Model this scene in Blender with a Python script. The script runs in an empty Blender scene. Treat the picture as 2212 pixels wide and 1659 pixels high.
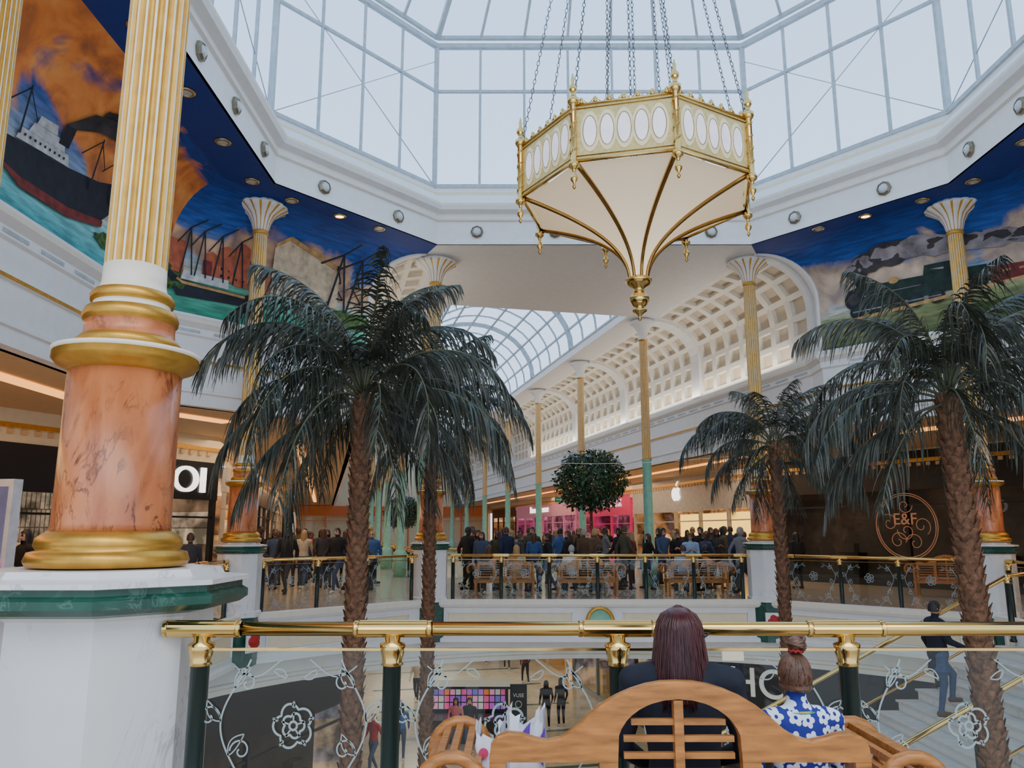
import bpy, math, random
import numpy as np
from mathutils import Vector, Matrix
random.seed(7)
SC=bpy.context.scene
COL=SC.collection
pi=math.pi
cam=bpy.data.cameras.new('camera'); co=bpy.data.objects.new('camera',cam); COL.objects.link(co); co.location=(0,0,1.65); co.rotation_euler=(math.radians(90+10.7),0,0)
cam.sensor_fit='HORIZONTAL'; cam.sensor_width=36; cam.lens=1700/2212*36; cam.clip_end=300; cam.clip_start=.05
SC.camera=co
w=bpy.data.worlds.new('sky'); SC.world=w; w.use_nodes=True; n=w.node_tree; bg=n.nodes['Background']
tc=n.nodes.new('ShaderNodeTexCoord'); sp=n.nodes.new('ShaderNodeSeparateXYZ'); n.links.new(tc.outputs['Generated'],sp.inputs[0])
r=n.nodes.new('ShaderNodeValToRGB'); r.color_ramp.elements[0].position=0; r.color_ramp.elements[0].color=(.67,.77,.95,1)
r.color_ramp.elements[1].position=.8; r.color_ramp.elements[1].color=(.44,.67,.98,1)
n.links.new(sp.outputs[2],r.inputs[0]); n.links.new(r.outputs[0],bg.inputs['Color']); bg.inputs['Strength'].default_value=2.15
# ------------------------------------------------------------------ materials
def nt(name):
    m=bpy.data.materials.new(name); m.use_nodes=True
    n=m.node_tree; b=n.nodes['Principled BSDF']
    return m,n,b
def M(name,col,rough=.5,metal=0,emit=0,noise=.12,ns=6,bump=0,ecol=None,coat=0,stretch=None):
    m,n,b=nt(name)
    c=(col[0],col[1],col[2],1)
    b.inputs['Roughness'].default_value=rough
    b.inputs['Metallic'].default_value=metal
    b.inputs['Base Color'].default_value=c
    if coat: b.inputs['Coat Weight'].default_value=coat
    tc=n.nodes.new('ShaderNodeTexCoord'); no=n.nodes.new('ShaderNodeTexNoise')
    no.inputs['Scale'].default_value=ns; no.inputs['Detail'].default_value=4
    if stretch:
        mp=n.nodes.new('ShaderNodeMapping'); mp.inputs['Scale'].default_value=stretch
        n.links.new(tc.outputs['Object'],mp.inputs[0]); n.links.new(mp.outputs[0],no.inputs['Vector'])
    else: n.links.new(tc.outputs['Object'],no.inputs['Vector'])
    r=n.nodes.new('ShaderNodeValToRGB')
    r.color_ramp.elements[0].position=.3; r.color_ramp.elements[1].position=.7
    r.color_ramp.elements[0].color=tuple(x*(1-noise) for x in col)+(1,)
    r.color_ramp.elements[1].color=tuple(min(1,x*(1+noise)) for x in col)+(1,)
    n.links.new(no.outputs['Fac'],r.inputs['Fac']); n.links.new(r.outputs['Color'],b.inputs['Base Color'])
    if bump:
        bp=n.nodes.new('ShaderNodeBump'); bp.inputs['Strength'].default_value=bump
        n.links.new(no.outputs['Fac'],bp.inputs['Height']); n.links.new(bp.outputs['Normal'],b.inputs['Normal'])
    if emit:
        e=ecol or col
        b.inputs['Emission Color'].default_value=(e[0],e[1],e[2],1)
        b.inputs['Emission Strength'].default_value=emit
        if emit<2: m.cycles.emission_sampling='NONE'
    return m
def marble(name,base,base2,vein,scale=3,vw=.03,rough=.2,rot=(0,0,0),strch=(1,1,1),vamt=1,ms=1.5,dist=1.2):
    m,n,b=nt(name); b.inputs['Roughness'].default_value=rough
    tc=n.nodes.new('ShaderNodeTexCoord'); mp=n.nodes.new('ShaderNodeMapping'); mp.inputs['Rotation'].default_value=rot; mp.inputs['Scale'].default_value=strch
    n.links.new(tc.outputs['Object'],mp.inputs[0])
    n2=n.nodes.new('ShaderNodeTexNoise'); n2.inputs['Scale'].default_value=ms; n2.inputs['Detail'].default_value=9; n2.inputs['Distortion'].default_value=.8
    n.links.new(mp.outputs[0],n2.inputs['Vector'])
    r2=n.nodes.new('ShaderNodeValToRGB'); r2.color_ramp.elements[0].position=.35; r2.color_ramp.elements[1].position=.65
    r2.color_ramp.elements[0].color=tuple(base2)+(1,); r2.color_ramp.elements[1].color=tuple(base)+(1,); n.links.new(n2.outputs['Fac'],r2.inputs['Fac'])
    n1=n.nodes.new('ShaderNodeTexNoise'); n1.inputs['Scale'].default_value=scale; n1.inputs['Detail'].default_value=10; n1.inputs['Roughness'].default_value=.6; n1.inputs['Distortion'].default_value=dist
    n.links.new(mp.outputs[0],n1.inputs['Vector'])
    a=n.nodes.new('ShaderNodeMath'); a.operation='SUBTRACT'; a.inputs[1].default_value=.5; n.links.new(n1.outputs['Fac'],a.inputs[0])
    ab=n.nodes.new('ShaderNodeMath'); ab.operation='ABSOLUTE'; n.links.new(a.outputs[0],ab.inputs[0])
    r=n.nodes.new('ShaderNodeValToRGB'); r.color_ramp.elements[0].position=0; r.color_ramp.elements[1].position=vw
    r.color_ramp.elements[0].color=(vamt,)*3+(1,); r.color_ramp.elements[1].color=(0,0,0,1); n.links.new(ab.outputs[0],r.inputs['Fac'])
    n3=n.nodes.new('ShaderNodeTexNoise'); n3.inputs['Scale'].default_value=ms*1.3; n3.inputs['Detail'].default_value=3; n.links.new(tc.outputs['Object'],n3.inputs['Vector'])
    r3=n.nodes.new('ShaderNodeValToRGB'); r3.color_ramp.elements[0].position=.42; r3.color_ramp.elements[1].position=.6; n.links.new(n3.outputs['Fac'],r3.inputs['Fac'])
    mu=n.nodes.new('ShaderNodeMath'); mu.operation='MULTIPLY'; n.links.new(r.outputs['Color'],mu.inputs[0]); n.links.new(r3.outputs['Color'],mu.inputs[1])
    mx=n.nodes.new('ShaderNodeMix'); mx.data_type='RGBA'; n.links.new(mu.outputs[0],mx.inputs[0]); n.links.new(r2.outputs['Color'],mx.inputs[6]); mx.inputs[7].default_value=tuple(vein)+(1,)
    n.links.new(mx.outputs[2],b.inputs['Base Color'])
    return m
def glassm(name,tint=(1,1,1),refl=.06,rough=.02):
    m=bpy.data.materials.new(name); m.use_nodes=True; n=m.node_tree; n.nodes.clear()
    o=n.nodes.new('ShaderNodeOutputMaterial'); t=n.nodes.new('ShaderNodeBsdfTransparent'); g=n.nodes.new('ShaderNodeBsdfGlossy')
    x=n.nodes.new('ShaderNodeMixShader'); x.inputs[0].default_value=refl
    t.inputs[0].default_value=tuple(tint)+(1,); g.inputs['Roughness'].default_value=rough
    n.links.new(t.outputs[0],x.inputs[1]); n.links.new(g.outputs[0],x.inputs[2]); n.links.new(x.outputs[0],o.inputs[0])
    return m
white=M('white_plaster',(.80,.79,.77),.6,noise=.03)
whitec=M('white_ceiling',(.76,.75,.74),.7,noise=.03)
cream=M('cream_plaster',(.78,.68,.47),.6,noise=.04)
cream2=M('pale_cream',(.80,.73,.58),.6,noise=.04)
goldp=M('gold_paint',(.58,.31,.05),.36,.75,noise=.15,ns=12)
goldf=M('gold_flute_paint',(.60,.33,.045),.42,.25,noise=.15,ns=10)
brass=M('polished_brass',(.76,.51,.17),.16,1,noise=.06)
bronze=M('dark_bronze_rib',(.34,.19,.05),.22,1,noise=.15)
brassp=M('pale_brass',(.60,.46,.22),.25,.9,noise=.08)
fluteC=M('column_cream',(.82,.76,.62),.45,noise=.04)
marbO=marble('orange_marble',(.64,.22,.085),(.38,.105,.035),(.10,.025,.012),3.4,.03,.25,(.3,.75,.2),(1.6,1.6,.55),1,2.6)
marbW=marble('white_marble',(.78,.76,.73),(.66,.65,.64),(.40,.39,.39),1.5,.012,.25,(.5,.6,0),(1,1,.5),.8,1.2)
marbG=marble('green_marble',(.014,.085,.055),(.006,.045,.03),(.08,.19,.14),5,.03,.3,(.4,.3,0),(1,1,1),.7,4)
floorm=marble('floor_marble',(.54,.47,.38),(.46,.39,.30),(.32,.26,.2),1.2,.02,.15)
floorl=marble('floor_marble_tan',(.56,.46,.32),(.48,.38,.26),(.34,.26,.18),.8,.02,.2)
dgreen=M('dark_green_paint',(.006,.018,.015),.3)
seaf=M('seafoam_paint',(.25,.56,.42),.45)
black=M('black_gloss',(.008,.008,.010),.3)
darkb=M('dark_bronze_wall',(.016,.013,.012),.5,noise=.3)
grey=M('grey_metal',(.42,.47,.50),.5)
greyl=M('light_grey',(.58,.60,.62),.5)
glass=glassm('clear_glass',(.94,.97,.95),.025)
glassr=glassm('roof_glass',(.95,.97,1),.02)
etch=M('etched_frost',(.32,.38,.37),.7,noise=.03)
wood=M('teak_wood',(.40,.150,.032),.4,noise=.38,ns=5,stretch=(1.5,14,9))
mullw=M('warm_soffit',(.68,.46,.24),.7,noise=.05)
warmE=M('warm_light_strip',(1,.55,.2),.5,emit=2.0,ecol=(1,.42,.10))
warmS=M('warm_lamp',(1,.8,.5),.5,emit=9,ecol=(1,.5,.15))
whiteE=M('white_lamp',(1,1,1),.5,emit=1.9,ecol=(1,.97,.92))
dimE=M('unlit_lamp',(.6,.58,.52),.4)
trunkm=M('palm_bark',(.15,.07,.035),.85,noise=.6,ns=16,bump=.4)
frondm=M('palm_leaf',(.040,.047,.033),.36,noise=.7,ns=4)
stemm=M('palm_stem',(.08,.09,.045),.5)
leafm=M('topiary_leaf',(.02,.06,.02),.45,noise=.5,ns=8)
steel=M('chain_metal',(.18,.18,.19),.4,.8)
# ------------------------------------------------------------------ mesh builder
class MB:
    def __init__(s): s.v=[];s.f=[];s.m=[];s.sm=[];s.uv=[]
    def add(s,vs,fs,m=0,smooth=False,uvs=None):
        o=len(s.v); s.v+=[tuple(p) for p in vs]
        for i,f in enumerate(fs):
            s.f.append([o+k for k in f]); s.m.append(m[i] if isinstance(m,list) else m); s.sm.append(smooth)
            s.uv.append(uvs[i] if uvs else None)
    def box(s,c,d,m=0,rz=0):
        x,y,z=d[0]/2,d[1]/2,d[2]/2; ca,sa=math.cos(rz),math.sin(rz)
        vs=[]
        for k in (-z,z):
            for (i,j) in ((-x,-y),(x,-y),(x,y),(-x,y)):
                vs.append((c[0]+i*ca-j*sa,c[1]+i*sa+j*ca,c[2]+k))
        s.add(vs,[(3,2,1,0),(4,5,6,7),(0,1,5,4),(1,2,6,5),(2,3,7,6),(3,0,4,7)],m)
    def lathe(s,prof,c=(0,0,0),n=24,m=0,rf=None,smooth=True,mf=None,caps=True,off=0):
        vs=[];fs=[];ms=[]
        for i,p in enumerate(prof):
            for j in range(n):
                a=2*pi*(j+off)/n; r=p[0]*(rf(a,j,i) if rf else 1)
                vs.append((c[0]+r*math.cos(a),c[1]+r*math.sin(a),c[2]+p[1]))
        for i in range(len(prof)-1):
            pm=prof[i][2] if len(prof[i])>2 else m
            for j in range(n):
                k=(j+1)%n
                fs.append((i*n+j,i*n+k,(i+1)*n+k,(i+1)*n+j)); ms.append(mf(j,i) if mf else pm)
        if caps:
            fs.append(tuple(range(n-1,-1,-1))); ms.append(ms[0])
            L=len(prof)-1; fs.append(tuple(L*n+j for j in range(n))); ms.append(ms[-2])
        s.add(vs,fs,ms,smooth)
    def tube(s,pts,r,n=6,m=0,smooth=True,closed=False):
        P=[Vector(p) for p in pts]; N=len(P); vs=[];fs=[]
        up=None
        for i,p in enumerate(P):
            if closed: t=P[(i+1)%N]-P[i-1]
            else: t=(P[min(i+1,N-1)]-P[max(i-1,0)])
            t=t.normalized() if t.length>1e-9 else Vector((0,0,1))
            if up is None:
                up=Vector((0,0,1)) if abs(t.z)<.9 else Vector((1,0,0))
            a=t.cross(up)
            if a.length<1e-5: a=t.cross(Vector((1,0,.3)))
            a.normalize(); b=a.cross(t).normalized(); up=b
            rr=r[i] if isinstance(r,(list,tuple)) else r
            for j in range(n):
                q=2*pi*(j+.5)/n
                vs.append(p+a*math.cos(q)*rr+b*math.sin(q)*rr)
        R=N if closed else N-1
        for i in range(R):
            i2=(i+1)%N
            for j in range(n):
                k=(j+1)%n; fs.append((i*n+j,i2*n+j,i2*n+k,i*n+k))
        if not closed:
            fs.append(tuple(range(n))); fs.append(tuple((N-1)*n+j for j in range(n-1,-1,-1)))
        s.add(vs,fs,m,smooth)
    def prism(s,poly,z0,z1,mt=0,mb=0,ms=0):
        n=len(poly); ar=sum(poly[i][0]*poly[(i+1)%n][1]-poly[(i+1)%n][0]*poly[i][1] for i in range(n))
        if ar<0: poly=poly[::-1]
        vs=[(p[0],p[1],z0) for p in poly]+[(p[0],p[1],z1) for p in poly]
        fs=[tuple(range(n-1,-1,-1)),tuple(range(n,2*n))]+[(i,(i+1)%n,n+(i+1)%n,n+i) for i in range(n)]
        s.add(vs,fs,[mb,mt]+[ms]*n)
    def ext(s,poly,o,ux,uy,th,m=0):
        o=Vector(o);ux=Vector(ux);uy=Vector(uy);nn=ux.cross(uy).normalized(); n=len(poly)
        vs=[o+ux*p[0]+uy*p[1] for p in poly]+[o+ux*p[0]+uy*p[1]+nn*th for p in poly]
        fs=[tuple(range(n-1,-1,-1)),tuple(range(n,2*n))]+[(i,(i+1)%n,n+(i+1)%n,n+i) for i in range(n)]
        s.add(vs,fs,m)
    def ell(s,c,r,n=12,k=8,m=0):
        vs=[];fs=[]
        for i in range(k+1):
            ph=pi*i/k
            for j in range(n):
                a=2*pi*j/n
                vs.append((c[0]+r[0]*math.sin(ph)*math.cos(a),c[1]+r[1]*math.sin(ph)*math.sin(a),c[2]-r[2]*math.cos(ph)))
        for i in range(k):
            for j in range(n):
                q=(j+1)%n; fs.append((i*n+j,i*n+q,(i+1)*n+q,(i+1)*n+j))
        s.add(vs,fs,m,True)
    def mesh(s,name,mats):
        me=bpy.data.meshes.new(name); me.from_pydata(s.v,[],s.f)
        for x in mats: me.materials.append(x)
        me.polygons.foreach_set('material_index',s.m); me.polygons.foreach_set('use_smooth',s.sm)
        if any(u is not None for u in s.uv):
            L=me.uv_layers.new(name='UVMap')
            for p,u in zip(me.polygons,s.uv):
                if u:
                    for li,c in zip(p.loop_indices,u): L.data[li].uv=c
        me.update(); return me
def link(o,parent=None):
    COL.objects.link(o)
    if parent: o.parent=parent
    return o
def tag(o,label=None,cat=None,group=None,kind=None):
    if label:o['label']=label
    if cat:o['category']=cat
    if group:o['group']=group
    if kind:o['kind']=kind
    return o
def part(name,mb,mats,parent=None,loc=(0,0,0),rz=0,label=None):
    me=mb if isinstance(mb,bpy.types.Mesh) else mb.mesh(name,mats)
    o=bpy.data.objects.new(name,me); link(o,parent); o.location=loc; o.rotation_euler=(0,0,rz)
    if label:o['label']=label
    return o
def thing(name,loc,label,cat,group=None,rz=0,sc=1,kind=None):
    e=bpy.data.objects.new(name,None); e.empty_display_size=.2; link(e); e.location=loc; e.rotation_euler=(0,0,rz); e.scale=(sc,sc,sc)
    return tag(e,label,cat,group,kind)
def single(name,mb,mats,label,cat,loc=(0,0,0),rz=0,group=None,kind=None):
    o=part(name,mb,mats,None,loc,rz); return tag(o,label,cat,group,kind)
def dup(root,loc,rz=0,label=None,sc=None):
    def cp(o,par):
        c=o.copy(); COL.objects.link(c); c.parent=par
        for ch in list(o.children): cp(ch,c)
        return c
    r=cp(root,None); r.location=loc; r.rotation_euler=(0,0,rz)
    if label: r['label']=label
    if sc: r.scale=(sc,sc,sc)
    return r
def struct(name,mb,mats,label,cat): return single(name,mb,mats,label,cat,kind='structure')
def miters(path,sgn,closed,e0=None,e1=None):
    n=len(path); N=[]
    segs=n if closed else n-1
    for i in range(segs):
        a=Vector(path[i]);b=Vector(path[(i+1)%n]); d=(b-a).normalized(); N.append(Vector((d.y,-d.x))*sgn)
    out=[]
    for i in range(n):
        if closed: a,b=N[i-1],N[i]
        else: a,b=N[max(i-1,0)],N[min(i,segs-1)]
        out.append((a+b)/(1+a.dot(b)))
    if e0: out[0]=Vector(e0)
    if e1: out[-1]=Vector(e1)
    return out
def sweep(mb,path,prof,sgn=1,closed=False,m=0,e0=None,e1=None,smooth=False,uv=False):
    mt=miters(path,sgn,closed,e0,e1); n=len(path); K=len(prof); vs=[];fs=[];ms=[];uvs=[]
    S=[0]
    for i in range(1,n): S.append(S[-1]+(Vector(path[i])-Vector(path[i-1])).length)
    for i in range(n):
        for p in prof: vs.append((path[i][0]+mt[i].x*p[0],path[i][1]+mt[i].y*p[0],p[1]))
    H=[0]
    for k in range(1,K): H.append(H[-1]+math.hypot(prof[k][0]-prof[k-1][0],prof[k][1]-prof[k-1][1]))
    for i in range(n if closed else n-1):
        j=(i+1)%n
        for k in range(K-1):
            fs.append((i*K+k,j*K+k,j*K+k+1,i*K+k+1)); ms.append(prof[k][2] if len(prof[k])>2 else m)
            uvs.append([(S[i],H[k]),(S[j],H[k]),(S[j],H[k+1]),(S[i],H[k+1])])
    mb.add(vs,fs,ms,smooth,uvs if uv else None)
def text_mesh(body,size,ext=.02):
    c=bpy.data.curves.new('t','FONT'); c.body=body; c.size=size; c.extrude=ext; c.align_x='CENTER'; c.align_y='CENTER'
    o=bpy.data.objects.new('t',c); COL.objects.link(o)
    dg=bpy.context.evaluated_depsgraph_get(); me=bpy.data.meshes.new_from_object(o.evaluated_get(dg))
    me.transform(Matrix.Rotation(pi/2,4,'X')); bpy.data.objects.remove(o); return me
def text_part(body,size,mat,parent,loc,name='lettering',bold=0,sx=1,ext=.02):
    me=text_mesh(body,size,ext); me.materials.clear(); me.materials.append(mat)
    o=part(name,me,None,parent,loc); o.scale=(sx,1,1); return o
# ------------------------------------------------------------------ plan
CX=2.05
OCT=[(-1.85,5.2),(5.95,5.2),(8.95,8.7),(8.95,15.1),(5.95,18.6),(-1.85,18.6),(-4.85,15.1),(-4.85,8.7)]
ZC=8.7
D=Vector((-.2288,.9735)); R=Vector((.9735,.2288)); C0=Vector((2.1,19.5))
def Q(o,L): p=C0+R*o+D*L; return (p.x,p.y)
CEND=66
# ------------------------------------------------------------------ octagon cornice
mb=MB()
sweep(mb,OCT,[(-.05,ZC,0),(0,ZC,0),(0,8.78,0),(-.03,8.8,0),(-.03,9.3,0),(.03,9.33,2),(.03,9.38,0),(.0,9.4,0),(.0,9.5,0),(.16,9.56,0),(.2,9.66,2),(.2,9.72,0),(.1,9.8,0),(-.02,10.0,0),(-.22,10.1,1),(-.25,10.2,0),(-.25,10.36,0),(-.45,10.36,0)],-1,True)
struct('trim_1',mb,[white,cream,cream2],'white stepped plaster cornice ringing the octagonal glass lantern','cornice')
mb=MB(); sweep(mb,OCT,[(-.3,10.3),(-.32,9.1),(-5.6,9.1)],-1,True)
for s in (1,-1): mb.add([Q(s*3.2,5.3)+(9.1,),Q(s*9.5,5.3)+(9.1,),Q(s*9.5,CEND)+(9.1,),Q(s*3.2,CEND)+(9.1,)],[(0,1,2,3)])
struct('roof',mb,[whitec],'opaque roof deck added to block sky light around lantern and vault','roof')  # unseen sheet added to stop sky light leaking past the ceilings
def wl_mesh():
    a=MB(); a.lathe([(.0,0),(.16,0),(.16,.05),(.12,.085),(.115,.05)],n=8,m=0,smooth=False,caps=False)
    b=MB(); b.lathe([(.118,.06),(.07,.10),(0.001,.11)],n=8,m=0,smooth=False,caps=False)
    return a.mesh('frame',[M('lamp_frame_bronze',(.25,.22,.15),.35,.7)]),b.mesh('lens',[greyl])
wla,wlb=wl_mesh()
def orient(o,d):
    o.rotation_euler=Vector((d[0],d[1],0)).to_track_quat('Z','Y').to_euler()
for i in range(8):
    a=Vector(OCT[i]);b=Vector(OCT[(i+1)%8]); L=(b-a).length; n=4 if L>5.5 else 2
    if i==0: continue
    d=(b-a).normalized(); nn=Vector((-d.y,d.x))
    fr=[(.125+.25*k) for k in range(4)] if n==4 else [.28,.74]
    for t in fr:
        p=a+(b-a)*t-nn*.03
        e=thing('wall_light',(p.x,p.y,9.03),'octagonal glass wall light on the white lantern cornice','wall light','wall lights on the lantern cornice'); orient(e,nn)
        part('frame',wla,None,e); part('lens',wlb,None,e)
# ------------------------------------------------------------------ lantern windows
ZB,ZT=10.36,14.35
WO=[( CX+(p[0]-CX)*1.035, 11.9+(p[1]-11.9)*1.04) for p in OCT]
roofS=[(1,14.55),(.80,16.2),(.55,17.7),(.28,18.7),(.06,19.1)]
for i in range(8):
    a=Vector(WO[i]);b=Vector(WO[(i+1)%8]); L=(b-a).length; n=7 if L>7 else (6 if L>6 else 4)
    fr=MB();gl=MB()
    for j in range(n):
        p=a+(b-a)*j/n; r=.085 if j==0 else .045
        fr.tube([(p.x,p.y,ZB),(p.x,p.y,ZT)],r,4,smooth=False)
        pts=[(CX+(p.x-CX)*s,11.9+(p.y-11.9)*s,z) for s,z in roofS]
        fr.tube(pts,r,4,smooth=False)
    for z,r in ((ZB,.06),(13.02,.045),(ZT-.02,.08),(14.58,.06)):
        fr.tube([(a.x,a.y,z),(b.x,b.y,z)],r*1.1,4,smooth=False)
    if n==6 or n==4:
        fr.tube([(a.x,a.y,ZB),(b.x,b.y,13.9)],.012,4); fr.tube([(b.x,b.y,ZB),(a.x,a.y,13.9)],.012,4)
    for s,z in roofS[1:]:
        fr.tube([(CX+(a.x-CX)*s,11.9+(a.y-11.9)*s,z),(CX+(b.x-CX)*s,11.9+(b.y-11.9)*s,z)],.05,4,smooth=False)
    gl.add([(a.x,a.y,ZB),(b.x,b.y,ZB),(b.x,b.y,ZT),(a.x,a.y,ZT)],[(0,1,2,3)])
    for k in range(len(roofS)-1):
        s,z=roofS[k];s2,z2=roofS[k+1]
        f=lambda q,s:(CX+(q.x-CX)*s,11.9+(q.y-11.9)*s)
        gl.add([f(a,s)+(z,),f(b,s)+(z,),f(b,s2)+(z2,),f(a,s2)+(z2,)],[(0,1,2,3)])
    e=thing('window_%d'%(i+1),(0,0,0),'tall grey-framed lantern window with sloping glass roof bays','window',kind='structure')
    part('window_frame',fr,[grey],e); part('glazing',gl,[glassr],e)
# ------------------------------------------------------------------ mural cove
ZM=6.05
cp=[(0,ZM),(0,6.5),(0,7.0),(0,7.4)]+[(1.2*(1-math.cos(a*pi/20)),7.4+1.3*math.sin(a*pi/20)) for a in range(1,11)]
LP=[(-7,1),(-7,15.3),(-3.6,19.1)]
RP=[(2*CX-x,y) for x,y in LP]
E1L=(1.4/1.2,.2/1.2); E1R=(-1.4/1.2,.2/1.2)
def mural_mat(name,cloud1,cloud2,sea1,sea2,th,seed,seah=.28,cv=.42,ck=.75):
    m,n,b=nt(name); b.inputs['Roughness'].default_value=.7
    uv=n.nodes.new('ShaderNodeUVMap'); sp=n.nodes.new('ShaderNodeSeparateXYZ'); n.links.new(uv.outputs[0],sp.inputs[0])
    mp=n.nodes.new('ShaderNodeMapping'); mp.inputs['Location'].default_value=(seed,seed*.3,0); n.links.new(uv.outputs[0],mp.inputs[0])
    def noise(sc,det=8,dis=.3):
        q=n.nodes.new('ShaderNodeTexNoise'); q.inputs['Scale'].default_value=sc; q.inputs['Detail'].default_value=det; q.inputs['Distortion'].default_value=dis
        n.links.new(mp.outputs[0],q.inputs['Vector']); return q
    def math_(op,a,bv,c=None):
        q=n.nodes.new('ShaderNodeMath'); q.operation=op
        for i,x in enumerate((a,bv)):
            if isinstance(x,(int,float)): q.inputs[i].default_value=x
            else: n.links.new(x,q.inputs[i])
        if c: q.use_clamp=True
        return q.outputs[0]
    def ramp(fac,els):
        r=n.nodes.new('ShaderNodeValToRGB'); n.links.new(fac,r.inputs[0])
        while len(r.color_ramp.elements)<len(els): r.color_ramp.elements.new(.5)
        for e,(p,c) in zip(r.color_ramp.elements,els): e.position=p; e.color=tuple(c)+(1,)
        return r.outputs[0]
    v=math_('DIVIDE',sp.outputs[1],3.6)
    w1=noise(3.5,6,1.5); vv=math_('ADD',v,math_('MULTIPLY',math_('SUBTRACT',w1.outputs['Fac'],.5),.05))
    base=ramp(vv,[(0,sea1),(seah*.8,sea2),(seah,(.50,.50,.40)),(seah+.1,(.26,.36,.50)),(.55,(.02,.09,.38)),(1,(.005,.032,.24))])
    nz=noise(.55,9,.6)
    k=math_('MULTIPLY',math_('SUBTRACT',v,cv),ck)
    mask=math_('SUBTRACT',nz.outputs['Fac'],math_('ABSOLUTE',k,0))
    mk=ramp(mask,[(th,(0,0,0)),(th+.06,(1,1,1))])
    n2=noise(1.7,11,.5)
    cc=ramp(n2.outputs['Fac'],[(.3,cloud2),(.5,cloud1),(.7,tuple(min(1,c*1.5+.03) for c in cloud1))])
    above=ramp(v,[(seah-.04,(0,0,0)),(seah+.04,(1,1,1))])
    mm=math_('MULTIPLY',mk,above)
    ws=n.nodes.new('ShaderNodeTexNoise'); ws.inputs['Scale'].default_value=2; ws.inputs['Detail'].default_value=8
    m3=n.nodes.new('ShaderNodeMapping'); m3.inputs['Scale'].default_value=(1,6,1); n.links.new(uv.outputs[0],m3.inputs[0]); n.links.new(m3.outputs[0],ws.inputs['Vector'])
    wr=ramp(ws.outputs['Fac'],[(.35,(.6,.6,.6)),(.65,(1.4,1.4,1.4))])
    mul=n.nodes.new('ShaderNodeMix'); mul.data_type='RGBA'; mul.blend_type='MULTIPLY'; mul.inputs[0].default_value=.8; n.links.new(base,mul.inputs[6]); n.links.new(wr,mul.inputs[7])
    mx=n.nodes.new('ShaderNodeMix'); mx.data_type='RGBA'; n.links.new(mm,mx.inputs[0]); n.links.new(mul.outputs[2],mx.inputs[6]); n.links.new(cc,mx.inputs[7])
    n.links.new(mx.outputs[2],b.inputs['Base Color']); return m
mur1=mural_mat('mural_harbour_sky',(.85,.27,.06),(.34,.11,.05),(.03,.32,.34),(.26,.60,.60),.27,3.0,.24,.60,.85)
mur2=mural_mat('mural_dock_sky',(.56,.34,.20),(.20,.14,.14),(.02,.26,.17),(.12,.40,.28),.37,9.5,.28,.40,.9)
mur3=mural_mat('mural_rail_sky',(.50,.38,.28),(.20,.17,.19),(.07,.09,.03),(.26,.30,.12),.35,21,.25,.42,.9)
mur4=mural_mat('mural_rail_sky_warm',(.66,.36,.18),(.24,.17,.15),(.03,.10,.02),(.16,.24,.06),.37,31,.3,.5,.8)
def cove(path,sgn,i,e1):
    mb=MB(); mt=miters(path,sgn,False,None,e1)
    sub=path[i:i+2]; sweep(mb,sub,cp,sgn,False,e0=mt[i],e1=mt[i+1],uv=True,smooth=True); return mb
for (nm,path,sgn,e,ms,lab) in (('wall_left',LP,1,E1L,(mur1,mur2),'painted harbour mural'),('wall_right',RP,-1,E1R,(mur4,mur3),'painted steam railway mural')):
    for i in (0,1):
        o=struct(nm+('_mural_side' if i==0 else '_mural_diagonal'),cove(path,sgn,i,e),[ms[i]],lab+' on curved wall below dark blue ceiling','mural wall')
blue=M('mural_blue',(.006,.034,.24),.7,noise=.1)
mb=MB(); z=ZC
def top(path,sgn,e1):
    mt=miters(path,sgn,False,None,e1); return [(p[0]+m.x*1.2,p[1]+m.y*1.2) for p,m in zip(path,mt)]
TL=top(LP,1,E1L);TR=top(RP,-1,E1R)
mb.add([TL[0]+(z,),(-4.85,1,z),(-4.85,15.1,z),TL[1]+(z,)],[(0,1,2,3)])
mb.add([TL[1]+(z,),(-4.85,15.1,z),(-1.85,18.6,z),TL[2]+(z,)],[(0,1,2,3)])
mb.add([TR[0]+(z,),TR[1]+(z,),(8.95,15.1,z),(8.95,1,z)],[(0,1,2,3)])
mb.add([TR[1]+(z,),TR[2]+(z,),(5.95,18.6,z),(8.95,15.1,z)],[(0,1,2,3)])
mb.add([(-4.85,1,z),(-1.85,5.2,z),(-4.85,8.7,z),],[(0,1,2)],1)
mb.add([(8.95,1,z),(8.95,8.7,z),(5.95,5.2,z)],[(0,1,2)],1)
mb.add([(-4.85,1,z),(8.95,1,z),(5.95,5.2,z),(-1.85,5.2,z)],[(0,1,2,3)],1)
struct('ceiling_blue',mb,[blue,whitec],'dark blue painted soffit around the octagonal lantern','ceiling')
cpl=[0]
for k in range(1,len(cp)): cpl.append(cpl[-1]+math.hypot(cp[k][0]-cp[k-1][0],cp[k][1]-cp[k-1][1]))
def cpos(path,sgn,s,h,off=.03):
    i=0;L0=(Vector(path[1])-Vector(path[0])).length
    if s>L0: i=1; s-=L0
    a=Vector(path[i]);b=Vector(path[i+1]); d=(b-a).normalized(); nn=Vector((d.y,-d.x))*sgn
    k=0
    while k<len(cpl)-2 and cpl[k+1]<h:k+=1
    t=(h-cpl[k])/(cpl[k+1]-cpl[k]); o=cp[k][0]+(cp[k+1][0]-cp[k][0])*t+off; z=cp[k][1]+(cp[k+1][1]-cp[k][1])*t
    p=a+d*s+nn*o; return (p.x,p.y,z)
def paint(mb,path,sgn,poly,m,off=.03):
    mb.add([cpos(path,sgn,p[0],p[1],off) for p in poly],[tuple(range(len(poly)))],m)
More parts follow.
